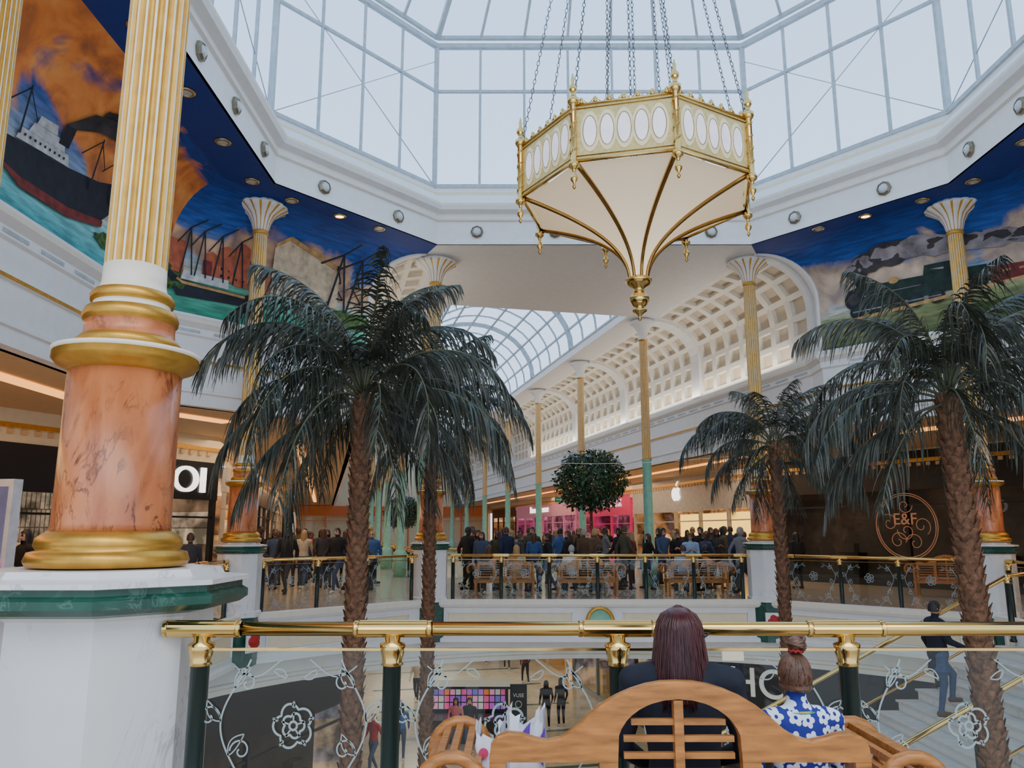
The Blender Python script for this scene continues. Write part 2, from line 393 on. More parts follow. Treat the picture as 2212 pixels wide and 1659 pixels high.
def blob(cx,cy,rx,ry,n=14,j=.2,rnd=random.Random(3)):
    return [(cx+rx*math.cos(2*pi*k/n)*(1+rnd.uniform(-j,j)),cy+ry*math.sin(2*pi*k/n)*(1+rnd.uniform(-j,j))) for k in range(n)]
pm=[M('paint_navy',(.010,.013,.022),.7,noise=.4),M('paint_white',(.50,.52,.52),.7,noise=.35),M('paint_brick',(.45,.11,.05),.7,noise=.3),M('paint_stone',(.52,.41,.27),.7,noise=.3),M('paint_smoke',(.04,.036,.04),.7,noise=.6,ns=3),M('paint_green',(.008,.028,.02),.7,noise=.5),M('paint_red',(.18,.022,.018),.7,noise=.4),M('paint_steam',(.24,.22,.24),.8,noise=.6,ns=3),M('paint_foliage',(.05,.11,.025),.8,noise=.7,ns=12),M('paint_ochre',(.42,.25,.09),.7,noise=.4)]
mb=MB(); P=lambda poly,m,off=.03:paint(mb,LP,1,poly,m,off)
o=-1.0
def S(Y,z): return (Y+o,z-ZM)
def stroke(w,pts,m,off=.055,F=None):
    for a,b in zip(pts,pts[1:]):
        dx,dy=b[0]-a[0],b[1]-a[1];l=math.hypot(dx,dy);nx,ny=-dy/l*w,dx/l*w
        P([F(a[0]-nx,a[1]-ny),F(b[0]-nx,b[1]-ny),F(b[0]+nx,b[1]+ny),F(a[0]+nx,a[1]+ny)],m,off)
P([S(9.7,7.02),S(10.4,7.12),S(11.3,7.24),S(12.4,7.46),S(13.2,7.74),S(13.0,7.2),S(12.6,6.85),S(11.6,6.62),S(10.4,6.55),S(9.8,6.7)],0)
P([S(9.85,6.66),S(10.4,6.45),S(11.6,6.50),S(12.6,6.73),S(12.62,6.85),S(11.6,6.66),S(10.4,6.60)],6,.045)
P([S(10.2,7.11),S(11.5,7.28),S(11.45,7.46),S(10.3,7.32)],1,.045); P([S(10.45,7.34),S(11.35,7.44),S(11.3,7.62),S(10.55,7.52)],1,.05); P([S(10.6,7.53),S(11.1,7.6),S(11.05,7.74),S(10.65,7.68)],1,.05)
for k in range(9): P([S(10.35+.12*k,7.21+.014*k),S(10.39+.12*k,7.22+.014*k),S(10.39+.12*k,7.26+.014*k),S(10.35+.12*k,7.25+.014*k)],0,.06)
P([S(11.15,7.5),S(11.42,7.55),S(11.45,7.9),S(11.2,7.86)],0,.05); P([S(11.17,7.72),S(11.44,7.77),S(11.45,7.82),S(11.18,7.77)],6,.06)
P([S(11.2,7.86),S(11.45,7.9),S(11.9,8.12),S(12.6,8.3),S(13.4,8.45),S(13.4,8.72),S(12.4,8.62),S(11.6,8.30)],4,.05)
P(blob(S(12.2,0)[0],8.42-ZM,.45,.18,18,.2),4,.045); P(blob(S(13.0,0)[0],8.6-ZM,.5,.2,18,.2),4,.045)
for yy,zt_ in ((10.25,7.95),(12.1,8.1),(12.75,8.1)):
    stroke(.02,[(yy,7.2),(yy,zt_)],0,.055,S); stroke(.012,[(yy-.35,zt_-.45),(yy,zt_-.05),(yy+.35,zt_-.4)],0,.055,S)
P(blob(S(12.9,0)[0],6.55-ZM,.5,.12,16,.3),8,.03); P(blob(S(13.8,0)[0],6.85-ZM,.8,.28,22,.25),8,.03); P(blob(S(15,0)[0],6.8-ZM,.8,.25,22,.25),8,.03)
for (c,h) in ((13.4,.6),(14.0,.8),(14.6,.5),(15.2,.7)): P([S(c,6.9),S(c+.4,6.9),S(c+.4,6.9+h),S(c,6.9+h)],(2 if h>.6 else 9),.027)
k0=14.3
def T(k,z): return (k0+k,z-ZM)
P([T(-.2,6.92),T(.3,6.76),T(1.7,6.74),T(2.1,6.9),T(1.75,6.5),T(.2,6.42)],0); P([T(-.1,6.9),T(.3,6.74),T(1.7,6.72),T(1.7,6.66),T(.3,6.68),T(-.1,6.82)],9,.045); P([T(.25,6.78),T(1.3,6.78),T(1.3,6.98),T(.3,6.98)],1,.045); P([T(.7,6.98),T(.9,6.98),T(.9,7.3),T(.7,7.3)],6,.05)
for (a,b,zb,zt) in ((.75,1.05,6.95,7.45),(1.05,1.4,6.95,7.65),(1.42,1.75,6.9,7.8),(1.78,2.1,6.9,7.55),(2.12,2.3,6.9,7.3)): P([T(a,zb),T(b,zb),T(b,zt),T((a+b)/2,zt+.08),T(a,zt)],2,.035)
for r_ in range(4):
    for c_ in range(6): P([T(1.1+.17*c_,7.02+.15*r_),T(1.15+.17*c_,7.02+.15*r_),T(1.15+.17*c_,7.08+.15*r_),T(1.1+.17*c_,7.08+.15*r_)],0,.045)
P([T(2.3,6.95),T(4.1,6.95),T(4.1,7.85),T(2.6,8.25),T(2.3,8.0)],3,.03); P([T(2.3,8.0),T(2.6,8.25),T(4.1,7.85),T(4.1,7.95),T(2.6,8.36),T(2.3,8.1)],9,.04)
for r_ in range(6):
    for c_ in range(12):
        a=2.38+c_*.14; zz=7.05+r_*.14
        P([T(a,zz),T(a+.07,zz),T(a+.07,zz+.07),T(a,zz+.07)],0,.045)
for c in (0.35,0.65,1.05,1.5): stroke(.016,[(c-.12,6.9),(c,7.9),(c+.12,6.9)],0,F=T); stroke(.014,[(c-.25,7.5),(c,7.9),(c+.3,8.15)],0,F=T)
for c in (4.05,4.6):
    stroke(.03,[(c-.25,6.9),(c,8.3),(c+.25,6.9)],0,F=T); stroke(.02,[(c-.2,7.2),(c+.2,7.2),(c-.12,7.6),(c+.12,7.6),(c-.05,8)],0,F=T); stroke(.025,[(c-.6,7.9),(c,8.3),(c+.3,8.7)],0,F=T)
P(blob(k0+4.6,6.75-ZM,.6,.2,18,.3),8,.04)
single('mural_painting',mb,pm,'painted ship, dock cranes and grain silo on harbour mural','mural')
mb=MB()
def P(poly,m,off=.03): paint(mb,RP,-1,poly,m,off)
for (c,z_,rx,ry) in ((4.0,7.85,.3,.2),(3.7,8.0,.4,.24),(3.2,8.1,.55,.28),(2.6,8.12,.5,.25),(2.1,8.02,.45,.22),(1.5,7.92,.5,.2),(.9,7.85,.5,.18),(.3,7.8,.5,.16)):
    P(blob(14.3+c,z_-ZM,rx,ry,20,.15),4 if c>2.8 else 7,.03); P(blob(14.3+c+.1,z_-ZM+.05,rx*.6,ry*.6,18,.2),7 if c>2.5 else 4,.036)
P([T(1.25,6.92),T(1.25,7.36),T(1.95,7.4),T(1.95,6.92)],5); P([T(.1,6.9),T(.1,7.2),T(1.2,7.28),T(1.2,6.9)],6); P([T(-1.2,6.9),T(-1.2,7.1),T(.05,7.19),T(.05,6.9)],6)
for k in range(7): P([T(-1.05+.31*k,7.04+.01*k),T(-.9+.31*k,7.04+.01*k),T(-.9+.31*k,7.09+.01*k),T(-1.05+.31*k,7.09+.01*k)],9,.045)
P([T(1.95,6.95),T(1.95,7.62),T(2.5,7.64),T(2.55,7.42),T(4.1,7.48),T(4.3,7.4),T(4.35,7.05),T(4.1,6.92)],5,.035)
P([T(2.1,7.38),T(2.38,7.39),T(2.38,7.52),T(2.1,7.51)],7,.045); P([T(2.6,7.2),T(4.1,7.22),T(4.1,7.24),T(2.6,7.22)],7,.045)
P([T(3.85,7.46),T(4.08,7.48),T(4.12,7.7),T(3.82,7.68)],0,.04); P(blob(14.3+3.2,7.46-ZM,.12,.08,12,0),9,.045)
P(blob(14.3+4.15,7.2-ZM,.24,.26,20,0),0,.045); P(blob(14.3+4.17,7.2-ZM,.14,.15,20,0),4,.05)
for c in (2.3,2.75,3.2,3.7,4.1): P(blob(14.3+c,6.88-ZM,.18,.17,16,0),0,.05); P(blob(14.3+c,6.88-ZM,.12,.11,16,0),5,.055)
stroke(.015,[(2.2,6.88),(4.2,6.88)],7,.06,T)
P([T(-1.4,6.75),T(4.7,6.72),T(4.7,6.64),T(-1.4,6.68)],9,.03)
P(blob(k0+.4,6.4-ZM,1.6,.2,24,.3),8,.03); P(blob(k0-1.2,7.2-ZM,.9,.35,24,.3),8,.028)
stroke(.02,[(-.1,6.9),(-.1,8.35)],0,F=T); stroke(.03,[(-.4,8.15),(.3,8.15)],0,F=T); stroke(.015,[(.25,7.9),(.25,8.3)],0,F=T)
single('mural_painting.001',mb,pm,'painted black steam locomotive with smoke and dark red carriages','mural')
dlt=MB(); dlt.lathe([(.11,0),(.15,0),(.15,-.02),(.10,-.03),(.10,0)],n=20,caps=False)
dlt=dlt.mesh('trim_ring',[brassp])
def lensmesh(m):
    q=MB(); q.lathe([(.10,-.012),(.001,-.014)],n=16,caps=False); return q.mesh('lens',[m])
LD,LW=lensmesh(dimE),lensmesh(warmS)
pts=[(-3.13,17.55),(-3.9,16.8),(-4.75,15.95),(-5.3,15.0),(-5.3,13.36),(-5.3,11.7),(-5.3,10.0)]
for i,(x,y) in enumerate(pts):
    for s in (0,1):
        X=x if s==0 else 2*CX-x
        lit=(i==1)
        e=thing('downlight',(X,y,ZC-.002),'recessed downlight glowing orange in blue soffit' if lit else 'recessed brass-rimmed downlight in the blue soffit','ceiling light','downlights in the blue soffit')
        part('trim_ring',dlt,None,e); part('lens',LW if lit else LD,None,e)
# ------------------------------------------------------------------ wall bands under murals and soffits of aisles
ZS=4.2
band=[(-.3,ZS,0),(0,ZS,0),(0,ZS+.25,0),(.04,ZS+.27,0),(.04,ZS+.33,0),(0,ZS+.35,0),(0,5.08,0),(.05,5.1,1),(.05,5.16,0),(0,5.18,0),(0,5.62,0),(.05,5.66,0),(.05,5.8,0),(.16,5.9,2),(.16,5.98,0),(.10,6.02,0),(.10,ZM+.02,0),(0,ZM+.02,0)]
LPB=LP+[Q(-5.6,1.2),Q(-5.6,CEND)]
RPB=RP+[Q(5.6,-.9),Q(5.6,CEND)]
for nm,pa,s in (('wall_left',LPB,1),('wall_right',RPB,-1)):
    mb=MB(); sweep(mb,pa,band,s,False)
    for i in range(len(pa)-1):
        a=Vector(pa[i]);b=Vector(pa[i+1]);L=(b-a).length;d=(b-a)/L;nn=Vector((d.y,-d.x))*s
        for k in range(min(40,int(L/.9))):
            p=a+d*(.45+k*.9)+nn*.052; mb.box((p.x,p.y,5.73),(.6,.012,.06),3,math.atan2(d.y,d.x))
    struct(nm,mb,[white,goldp,cream2,grey],'white wall band with gold line and cornice above the aisle','wall')
ZG=-5.5
LS=[(-11,-4),(-11,15),(-8.0,21.5),Q(-9.3,6),Q(-9.3,CEND)]
RS=[(14.8,-4),(14.8,20.5),(9.3,29.4),Q(9.3,CEND)]
mb=MB()
mb.prism([(-7.2,-4)]+[(-7.2,15.3),(-3.9,19.2),Q(-5.75,1.2),Q(-5.75,CEND)]+LS[::-1],ZS,ZS+.15,0,0,0)
struct('ceiling_left',mb,[mullw],'warm lit lowered ceiling of the side aisle','ceiling')
mb=MB()
mb.prism([(11.3,-4),(11.3,15.3),(8.0,19.2),Q(5.75,-.8),Q(5.75,CEND)]+RS[::-1],ZS,ZS+.15,0,0,0)
struct('ceiling_right',mb,[mullw],'warm lit lowered ceiling of the side aisle','ceiling')
mb=MB()
mb.prism([(-8.6,2),(-8.25,2),(-8.25,15.0),(-6.5,18.1),(-6.8,18.3),(-8.6,15.1)],ZS-.04,ZS-.01)
mb2=MB(); mb2.prism([(12.7,2),(12.3,2),(12.3,15.8),(9.4,20.5),(9.8,20.7),(12.7,15.9)],ZS-.04,ZS-.01)
single('cove_light',mb,[warmE],'glowing orange strip of cove lighting in aisle ceiling','ceiling light',group='cove lights')
single('cove_light.001',mb2,[warmE],'glowing orange strip of cove lighting in aisle ceiling','ceiling light',group='cove lights')
for s,L0 in ((-1,4),(1,4)):
    mb=MB(); mb.prism([Q(s*7.2,L0),Q(s*7.45,L0),Q(s*7.45,50),Q(s*7.2,50)],ZS-.04,ZS-.01)
    single('cove_light',mb,[warmE],'glowing orange strip of cove lighting in aisle ceiling','ceiling light',group='cove lights')
def backwall(path,sgn,nm):
    mb=MB(); sweep(mb,path,[(0,3.5,0),(0,3.78,0),(.06,3.8,1),(.06,3.9,0),(0,3.92,0),(0,ZS,0)],sgn)
    n=len(path)
    for i in range(n-1):
        a=Vector(path[i]);b=Vector(path[i+1]);L=(b-a).length;d=(b-a)/L;nn=Vector((d.y,-d.x))*sgn
        for k in range(int(L/.3)):
            if k>110: break
            p=a+d*(.15+k*.3)+nn*.03; mb.box((p.x,p.y,3.72),(.12,.08,.1),2,rz=math.atan2(d.y,d.x))
    struct(nm,mb,[cream,goldp,mullw],'cream wall strip with dentils above the shopfronts','wall')
backwall(LS,1,'wall_left_shops'); backwall(RS,-1,'wall_right_shops')
# ------------------------------------------------------------------ main flat ceiling + strips + coffer vaults + glass vault
SW=3.0
mb=MB(); z=ZC
A=Q(-3.95,5.2);B=Q(3.95,5.2)
mb.add([(-1.85,18.6,z),(5.95,18.6,z),TR[2]+(z,),B+(z,),A+(z,),TL[2]+(z,)],[(0,5,4,3,2,1)])
def strip(o0,o1,L0,L1,z,m=0): mb.add([Q(o0,L0)+(z,),Q(o1,L0)+(z,),Q(o1,L1)+(z,),Q(o0,L1)+(z,)],[(0,3,2,1)],m)
strip(SW,4.0,5.2,CEND,z); strip(-4.0,-SW,5.2,CEND,z)
for s in (1,-1):
    a,b=Q(s*SW,5.2),Q(s*SW,CEND); mb.add([a+(z,),b+(z,),b+(z+.35,),a+(z+.35,)],[(0,1,2,3)])
a,b=Q(-SW,5.2),Q(SW,5.2); mb.add([a+(z,),b+(z,),b+(z+.3,),a+(z+.3,)],[(0,1,2,3)])
struct('ceiling',mb,[whitec],'flat white ceiling leading to the glazed mall vault','ceiling')
fr=MB();gl=MB(); NA=10
def vp(a,L):
    o=SW*math.cos(a); return Q(o,L)+(ZC+.3+2.5*math.sin(a),)
Ls=[5.2+1.55*k for k in range(36)]
for i,L in enumerate(Ls):
    big=i%4==0
    fr.tube([vp(pi*k/16,L) for k in range(17)],.14 if big else .05,4,smooth=False)
for k in range(0,NA+1):
    a=pi*k/NA; fr.tube([vp(a,5.2),vp(a,Ls[-1])],.05,4,smooth=False)
for k in range(16): gl.add([vp(pi*k/16,5.2),vp(pi*(k+1)/16,5.2),vp(pi*(k+1)/16,Ls[-1]),vp(pi*k/16,Ls[-1])],[(0,1,2,3)])
gl.add([vp(pi*k/16,5.15) for k in range(17)],[tuple(range(17))])
e=thing('window_9',(0,0,0),'glazed barrel vault with pale curved ribs over mall','skylight',kind='structure')
part('window_frame',fr,[grey],e); part('glazing',gl,[glassr],e)
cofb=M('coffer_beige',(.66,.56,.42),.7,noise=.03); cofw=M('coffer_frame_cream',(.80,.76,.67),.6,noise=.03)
def vault(s,nm,L0):
    mb=MB(); W=5.6;T0=3.98;RW=.3
    prof=[]
    for (oo,zz) in cp: prof.append((W-oo/1.2*(W-T0),zz))
    pl=[0]
    for k in range(1,len(prof)): pl.append(pl[-1]+math.hypot(prof[k][0]-prof[k-1][0],prof[k][1]-prof[k-1][1]))
    def at(h,rec=0):
        h=min(max(h,0),pl[-1]-1e-6);k=0
        while k<len(pl)-2 and pl[k+1]<h:k+=1
        t=(h-pl[k])/(pl[k+1]-pl[k]); a=Vector(prof[k]);b=Vector(prof[k+1]); p=a+(b-a)*t
        d=(b-a).normalized(); nn=Vector((d.y,-d.x))
        if nn.x<0: nn=-nn
        if abs(nn.x)<1e-3: nn=Vector((0,1))
        if nn.y<-.01: nn=-nn
        p=p+nn*rec; return p
    def W3(L,h,rec=0):
        p=at(h,rec); return Q(s*p.x,L)+(p.y,)
    rows=6; hs=[.12+(pl[-1]-.2)*r/rows for r in range(rows+1)]
    bay=6.75
    ends=[5.5-6.75+6.75*k for k in range(12)]
    for bi,Ls_ in enumerate(ends[:9]):
        La=max(Ls_+RW,L0); Lb=Ls_+bay-RW
        nC=max(1,int(round((Lb-La)/.83)))
        for c in range(nC):
            l0=La+(Lb-La)*c/nC; l1=La+(Lb-La)*(c+1)/nC
            for r in range(rows):
                h0,h1=hs[r],hs[r+1]; fl=.14*(l1-l0); fh=.14*(h1-h0)
                o4=[W3(l0,h0),W3(l1,h0),W3(l1,h1),W3(l0,h1)]
                i4=[W3(l0+fl,h0+fh),W3(l1-fl,h0+fh),W3(l1-fl,h1-fh),W3(l0+fl,h1-fh)]
                b4=[W3(l0+fl,h0+fh,.13),W3(l1-fl,h0+fh,.13),W3(l1-fl,h1-fh,.13),W3(l0+fl,h1-fh,.13)]
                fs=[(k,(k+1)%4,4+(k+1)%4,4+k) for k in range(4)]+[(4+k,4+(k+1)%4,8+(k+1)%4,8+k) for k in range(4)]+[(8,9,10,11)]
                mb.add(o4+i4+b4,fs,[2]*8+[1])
        N=14
        u0,u1=max(Ls_-RW,L0),Ls_+RW
        if u1>u0:
            for k in range(N):
                h0=pl[-1]*k/N;h1=pl[-1]*(k+1)/N
                mb.add([W3(u0,h0,-.1),W3(u1,h0,-.1),W3(u1,h1,-.1),W3(u0,h1,-.1)],[(0,1,2,3)],0,True)
                for u in (u0,u1): mb.add([W3(u,h0,-.1),W3(u,h1,-.1),W3(u,h1,.05),W3(u,h0,.05)],[(0,1,2,3)],0)
        for (h0,h1) in ((0,hs[0]),(hs[-1],pl[-1])):
            mb.add([W3(La,h0),W3(Lb,h0),W3(Lb,h1),W3(La,h1)],[(0,1,2,3)],0)
    E=(RP if s>0 else LP)[2]; ev=E1R if s>0 else E1L
    for k in range(len(cp)-1):
        a=(E[0]+ev[0]*cp[k][0],E[1]+ev[1]*cp[k][0],cp[k][1]); b=(E[0]+ev[0]*cp[k+1][0],E[1]+ev[1]*cp[k+1][0],cp[k+1][1])
        c=Q(s*prof[k+1][0],L0)+(prof[k+1][1],); d=Q(s*prof[k][0],L0)+(prof[k][1],)
        mb.add([a,b,c,d],[(0,1,2,3)],0,True)
    mb.tube([(E[0]+ev[0]*c[0],E[1]+ev[1]*c[0],c[1]) for c in cp],.05,6,0)
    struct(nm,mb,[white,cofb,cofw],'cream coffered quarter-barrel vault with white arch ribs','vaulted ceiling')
vault(1,'ceiling_vault_right',-1.15); vault(-1,'ceiling_vault_left',1.0)
mb=MB(); a,b=Q(-9.3,CEND-8),Q(9.3,CEND-8); mb.add([a+(ZG,),b+(ZG,),b+(12,),a+(12,)],[(0,1,2,3)])
struct('wall_back',mb,[cream],'cream end wall of the long mall','wall')
# ------------------------------------------------------------------ floors
NY=4.35
HN=[(-2.05,NY),(6.15,NY),(9.5,7.8),(9.5,16.1),(6.15,19.6),(-2.05,19.6),(-5.4,16.1),(-5.4,7.8)]
mb=MB()
def fp(poly): mb.prism(poly,-.9,0,0,1,2)
fp([(-16,-4),(20,-4),(20,NY),(-16,NY)]); fp([(-16,NY),HN[0],HN[7],(-16,7.8)]); fp([(-16,7.8),HN[7],HN[6],(-16,16.1)])
fp([(-16,16.1),HN[6],HN[5],(-16,19.6)]); fp([(-16,19.6),(20,19.6),(20,27),(-16,27)])
fp([(20,NY),HN[1],HN[2],(20,7.8)]); fp([(20,7.8),HN[2],HN[3],(20,16.1)]); fp([(20,16.1),HN[3],HN[4],(20,19.6)])
fp([(-16,27),Q(-3.4,8.2)[:1]+(27,),Q(-3.4,CEND),Q(-12,CEND)]); fp([Q(3.4,7)[:1]+(27,),(20,27),Q(12,CEND),Q(3.4,CEND)])
fp([Q(-3.4,28),Q(3.4,28),Q(3.4,33),Q(-3.4,33)])
struct('floor',mb,[floorm,whitec,cream2],'polished beige marble upper mall floor','floor')
mb=MB(); mb.add([(-22,2,ZG),(22,2,ZG),(22,85,ZG),(-22,85,ZG)],[(0,1,2,3)])
for k in range(12):
    mb.add([Q(-4,2+k*4.5)+(ZG+.004,),Q(4,2+k*4.5)+(ZG+.004,),Q(4,2.25+k*4.5)+(ZG+.004,),Q(-4,2.25+k*4.5)+(ZG+.004,)],[(0,1,2,3)],1)
struct('floor_lower',mb,[floorl,marbG],'tan marble ground floor with dark bands','floor')
mb=MB()
fprof=[(.0,-.9,0),(.12,-.9,0),(.12,-.82,0),(.05,-.78,0),(.05,-.12,0),(.12,-.1,0),(.16,-.04,1),(.16,.06,0),(.02,.08,0),(.02,0,0)]
sweep(mb,HN,fprof,-1,True)
for i in range(8):
    a=Vector(HN[i]);b=Vector(HN[(i+1)%8]);L=(b-a).length;d=(b-a)/L;nn=Vector((-d.y,d.x)); rz=math.atan2(d.y,d.x)
    segs=[(.5,L/2-.6),(L/2+.6,L-.5)] if L>6 else [(.6,L-.6)]
    for (u0,u1) in segs:
        for zz_ in (-.68,-.22):
            p=a+d*((u0+u1)/2)+nn*.07; mb.box((p.x,p.y,zz_),(u1-u0,.05,.03),0,rz)
        for u in (u0,u1):
            p=a+d*u+nn*.07; mb.box((p.x,p.y,-.45),(.03,.05,.46),0,rz)
        p=a+d*((u0+u1)/2)+nn*.055; mb.box((p.x,p.y,-.45),(u1-u0-.06,.03,.42),2,rz)
struct('trim_2',mb,[white,cream2,cream],'cream panelled balcony edge around the atrium','balcony edge')
mb=MB(); mb.lathe([(.34,0),(.34,.05),(.27,.08),(.26,.04,1),(.001,.04,1)],n=32,caps=False)
o=single('medallion',mb,[goldp,seaf],'round cream and aqua medallion on the balcony edge','ornament',loc=(2.1,19.48,-.42)); orient(o,(0,-1))
mb=MB()
ring=[(CX+8.7*math.cos(2*pi*k/64),12.0+8.7*math.sin(2*pi*k/64)) for k in range(64)]
sweep(mb,ring,[(-.5,-1.45),(0,-1.45),(0,-1.35,1),(.05,-1.32),(.05,-1.26),(0,-1.24),(0,-.9)],-1,True)
struct('trim_3',mb,[white,cream],'curved white plaster ring beneath the balcony','trim')
# ------------------------------------------------------------------ columns
def octa(a): return a/math.cos(pi/8)
NF=20
def flute_rf(a,j,i): return (1,1,.925,.925)[j%4]
fmf=lambda j,i:0 if j%4==0 else 1
def column_parts(par,bd,sl):
    ped=MB()
    ped.lathe([(octa(bd),-.9,1),(octa(bd),.02,1),(octa(bd)+.03,.02,0),(octa(bd)+.03,.12,0),(octa(bd),.14,0),(octa(bd),1.22,0)],n=8,smooth=False,off=.5)
    ped.lathe([(octa(bd),1.22,0),(octa(bd+.03),1.24,1),(octa(sl-.04),1.26,1),(octa(sl),1.29,1),(octa(sl),1.33,1),(octa(sl-.03),1.35,1),(octa(sl-.03),1.38,0),(octa(sl),1.385,0),(octa(sl),1.41,0),(octa(sl-.12),1.425,0),(octa(sl-.14),1.46,0),(.2,1.46,0)],n=8,smooth=False,off=.5)
    part('pedestal',ped,[marbW,marbG],par)
    b=MB()
    b.lathe([(.30,1.46),(.385,1.47),(.40,1.5),(.385,1.545),(.345,1.555),(.36,1.58),(.355,1.62),(.325,1.645),(.30,1.66)],n=40,m=0)
    b.lathe([(.298,1.655),(.292,1.7),(.288,2.56)],n=40,m=1)
    b.lathe([(.29,2.55),(.30,2.57),(.35,2.59),(.375,2.62),(.372,2.655,2),(.378,2.66,2),(.378,2.68,2),(.25,2.69,0),(.27,2.70,0),(.275,2.73),(.25,2.76,1),(.235,2.77,1),(.232,2.85,0),(.245,2.86),(.25,2.89),(.235,2.93,2),(.2,2.94,2),(.2,2.97,0),(.215,2.975),(.22,3.01),(.2,3.04,2),(.175,3.06,2),(.168,3.1,2),(.165,3.2,2)],n=40,m=0)
    part('column_base',b,[goldp,marbO,fluteC],par)
    sh=MB(); sh.lathe([(.165,3.15),(.165,5.5),(.155,7.5),(.145,8.02)],n=NF*4,m=0,rf=flute_rf,smooth=False,mf=fmf)
    part('shaft',sh,[fluteC,goldf],par)
    c=MB()
    c.lathe([(.15,7.98),(.17,8.0),(.17,8.05),(.14,8.07)],n=24,m=1)
    sc=lambda a,j,i:1+(.0,.02,.05,.07,.08,.08,.07)[min(i,6)]*abs(math.cos(8*a))
    c.lathe([(.14,8.06,0),(.17,8.1,0),(.20,8.25,0),(.27,8.4,0),(.42,8.52,0),(.52,8.58,0),(.50,8.63,0),(.40,8.66,0),(.4,8.69,0)],n=64,rf=sc,mf=lambda j,i:1 if (j%4==2 and i<5) else 0)
    part('capital',c,[white,goldf],par)
colN=thing('column',(-2.25,4.5,0),'fluted gold-and-cream column on orange marble base and octagonal pedestal','column','atrium columns')
column_parts(colN,.50,.66); colN.scale=(1.05,1.05,1.0)
colF=thing('column',(-2.0,19.75,0),'fluted gold-and-cream column on orange marble drum and pedestal','column','atrium columns')
column_parts(colF,.40,.47)
for p in ((6.2,19.75),(-5.45,16.15),(9.6,16.15),(-5.55,7.7),(9.65,7.7)): dup(colF,p+(0,))
def rose_curves():
    out=[]
    for (r0,amp,n,ph) in ((.36,.12,5,0),(.20,.07,5,pi/5)):
        out.append([((r0+amp*abs(math.sin(n*t/2+ph*n/2)))*math.cos(t),(r0+amp*abs(math.sin(n*t/2+ph*n/2)))*math.sin(t)) for t in [2*pi*k/60 for k in range(61)]])
    out.append([(.09*math.cos(2*pi*k/16),.09*math.sin(2*pi*k/16)) for k in range(17)])
    return out
redp=M('red_enamel',(.45,.012,.012),.5)
for (x,y,d) in ((6.2,19.75,(0,-1)),(-5.45,16.15,(.92,-.38)),(9.6,16.15,(-.92,-.38))):
    mb=MB(); mb.box((0,0,0),(.42,.42,.03),0); mb.lathe([(.17,.015),(.15,.04),(.001,.05)],n=40,m=1,rf=lambda a,j,i:.8+.2*abs(math.sin(2.5*a)),caps=False)
    mb.lathe([(.09,.045),(.06,.07),(.001,.075)],n=20,m=1,caps=False)
    o=single('rose_plaque',mb,[white,redp],'white plaque with red rose on green marble pedestal','plaque',group='rose plaques',loc=(x+d[0]*.46,y+d[1]*.46,-.42)); orient(o,d)
sl=MB(); sl.lathe([(.26,0,1),(.26,.9,1),(.2,.95,1),(.15,1.05,1),(.15,3.95,1),(.18,4.0,0),(.15,4.06,0)],n=20,m=1)
slA=sl.mesh('column_base',[goldp,seaf])
sh=MB(); sh.lathe([(.145,4.05),(.13,8.0)],n=64,rf=flute_rf,smooth=False,mf=fmf); slB=sh.mesh('shaft',[fluteC,goldf])
c=MB(); c.lathe([(.13,7.95,1),(.16,8.0,0),(.16,8.05,0),(.14,8.1,0),(.18,8.3,0),(.3,8.48,0),(.42,8.55,0),(.40,8.62,0),(.3,8.69,0)],n=48,rf=lambda a,j,i:1+.05*abs(math.cos(8*a)) if i>3 else 1); slC=c.mesh('capital',[white,goldp])
for s in (1,-1):
    for k in range(8):
        p=Q(3.65*s,5.5+6.75*k)
        e=thing('column',p+(0,),'slender fluted gilt column with seafoam green lower shaft','column','slender mall columns')
        part('column_base',slA,None,e);part('shaft',slB,None,e);part('capital',slC,None,e)
# ------------------------------------------------------------------ balustrades
def ribbon(mb,pts,w,y=0,m=0):
    n=len(pts);vs=[]
    for i,p in enumerate(pts):
        a=pts[max(i-1,0)];b=pts[min(i+1,n-1)];dx,dz=b[0]-a[0],b[1]-a[1];l=math.hypot(dx,dz) or 1
        nx,nz=-dz/l*w/2,dx/l*w/2
        vs.append((p[0]+nx,y,p[1]+nz));vs.append((p[0]-nx,y,p[1]-nz))
    mb.add(vs,[(2*i,2*i+1,2*i+3,2*i+2) for i in range(n-1)],m)
def leaf(mb,x,z,a,L,y=0,m=0):
    o=[];i_=[]
    for k in range(9):
        t=k/8;w=.22*L*math.sin(pi*t)**.8*(1-.35*t)
        o.append((t*L,w+.10*L*math.sin(t*pi)));i_.append((t*L,-w+.10*L*math.sin(t*pi)))
    ca,sa=math.cos(a),math.sin(a); f=lambda p:(x+p[0]*ca-p[1]*sa,z+p[0]*sa+p[1]*ca)
    ribbon(mb,[f(p) for p in o],.006,y,m);ribbon(mb,[f(p) for p in i_],.006,y,m)
def spiral(mb,x,z,a0,r,turn,y,m):
    pts=[]
    for k in range(22):
        t=k/21; rr=r*(1-t*.85); a=a0+turn*t*1.5*2*pi*.75
        pts.append((x+rr*math.cos(a),z+rr*math.sin(a)))
    ribbon(mb,pts,.008,y,m)
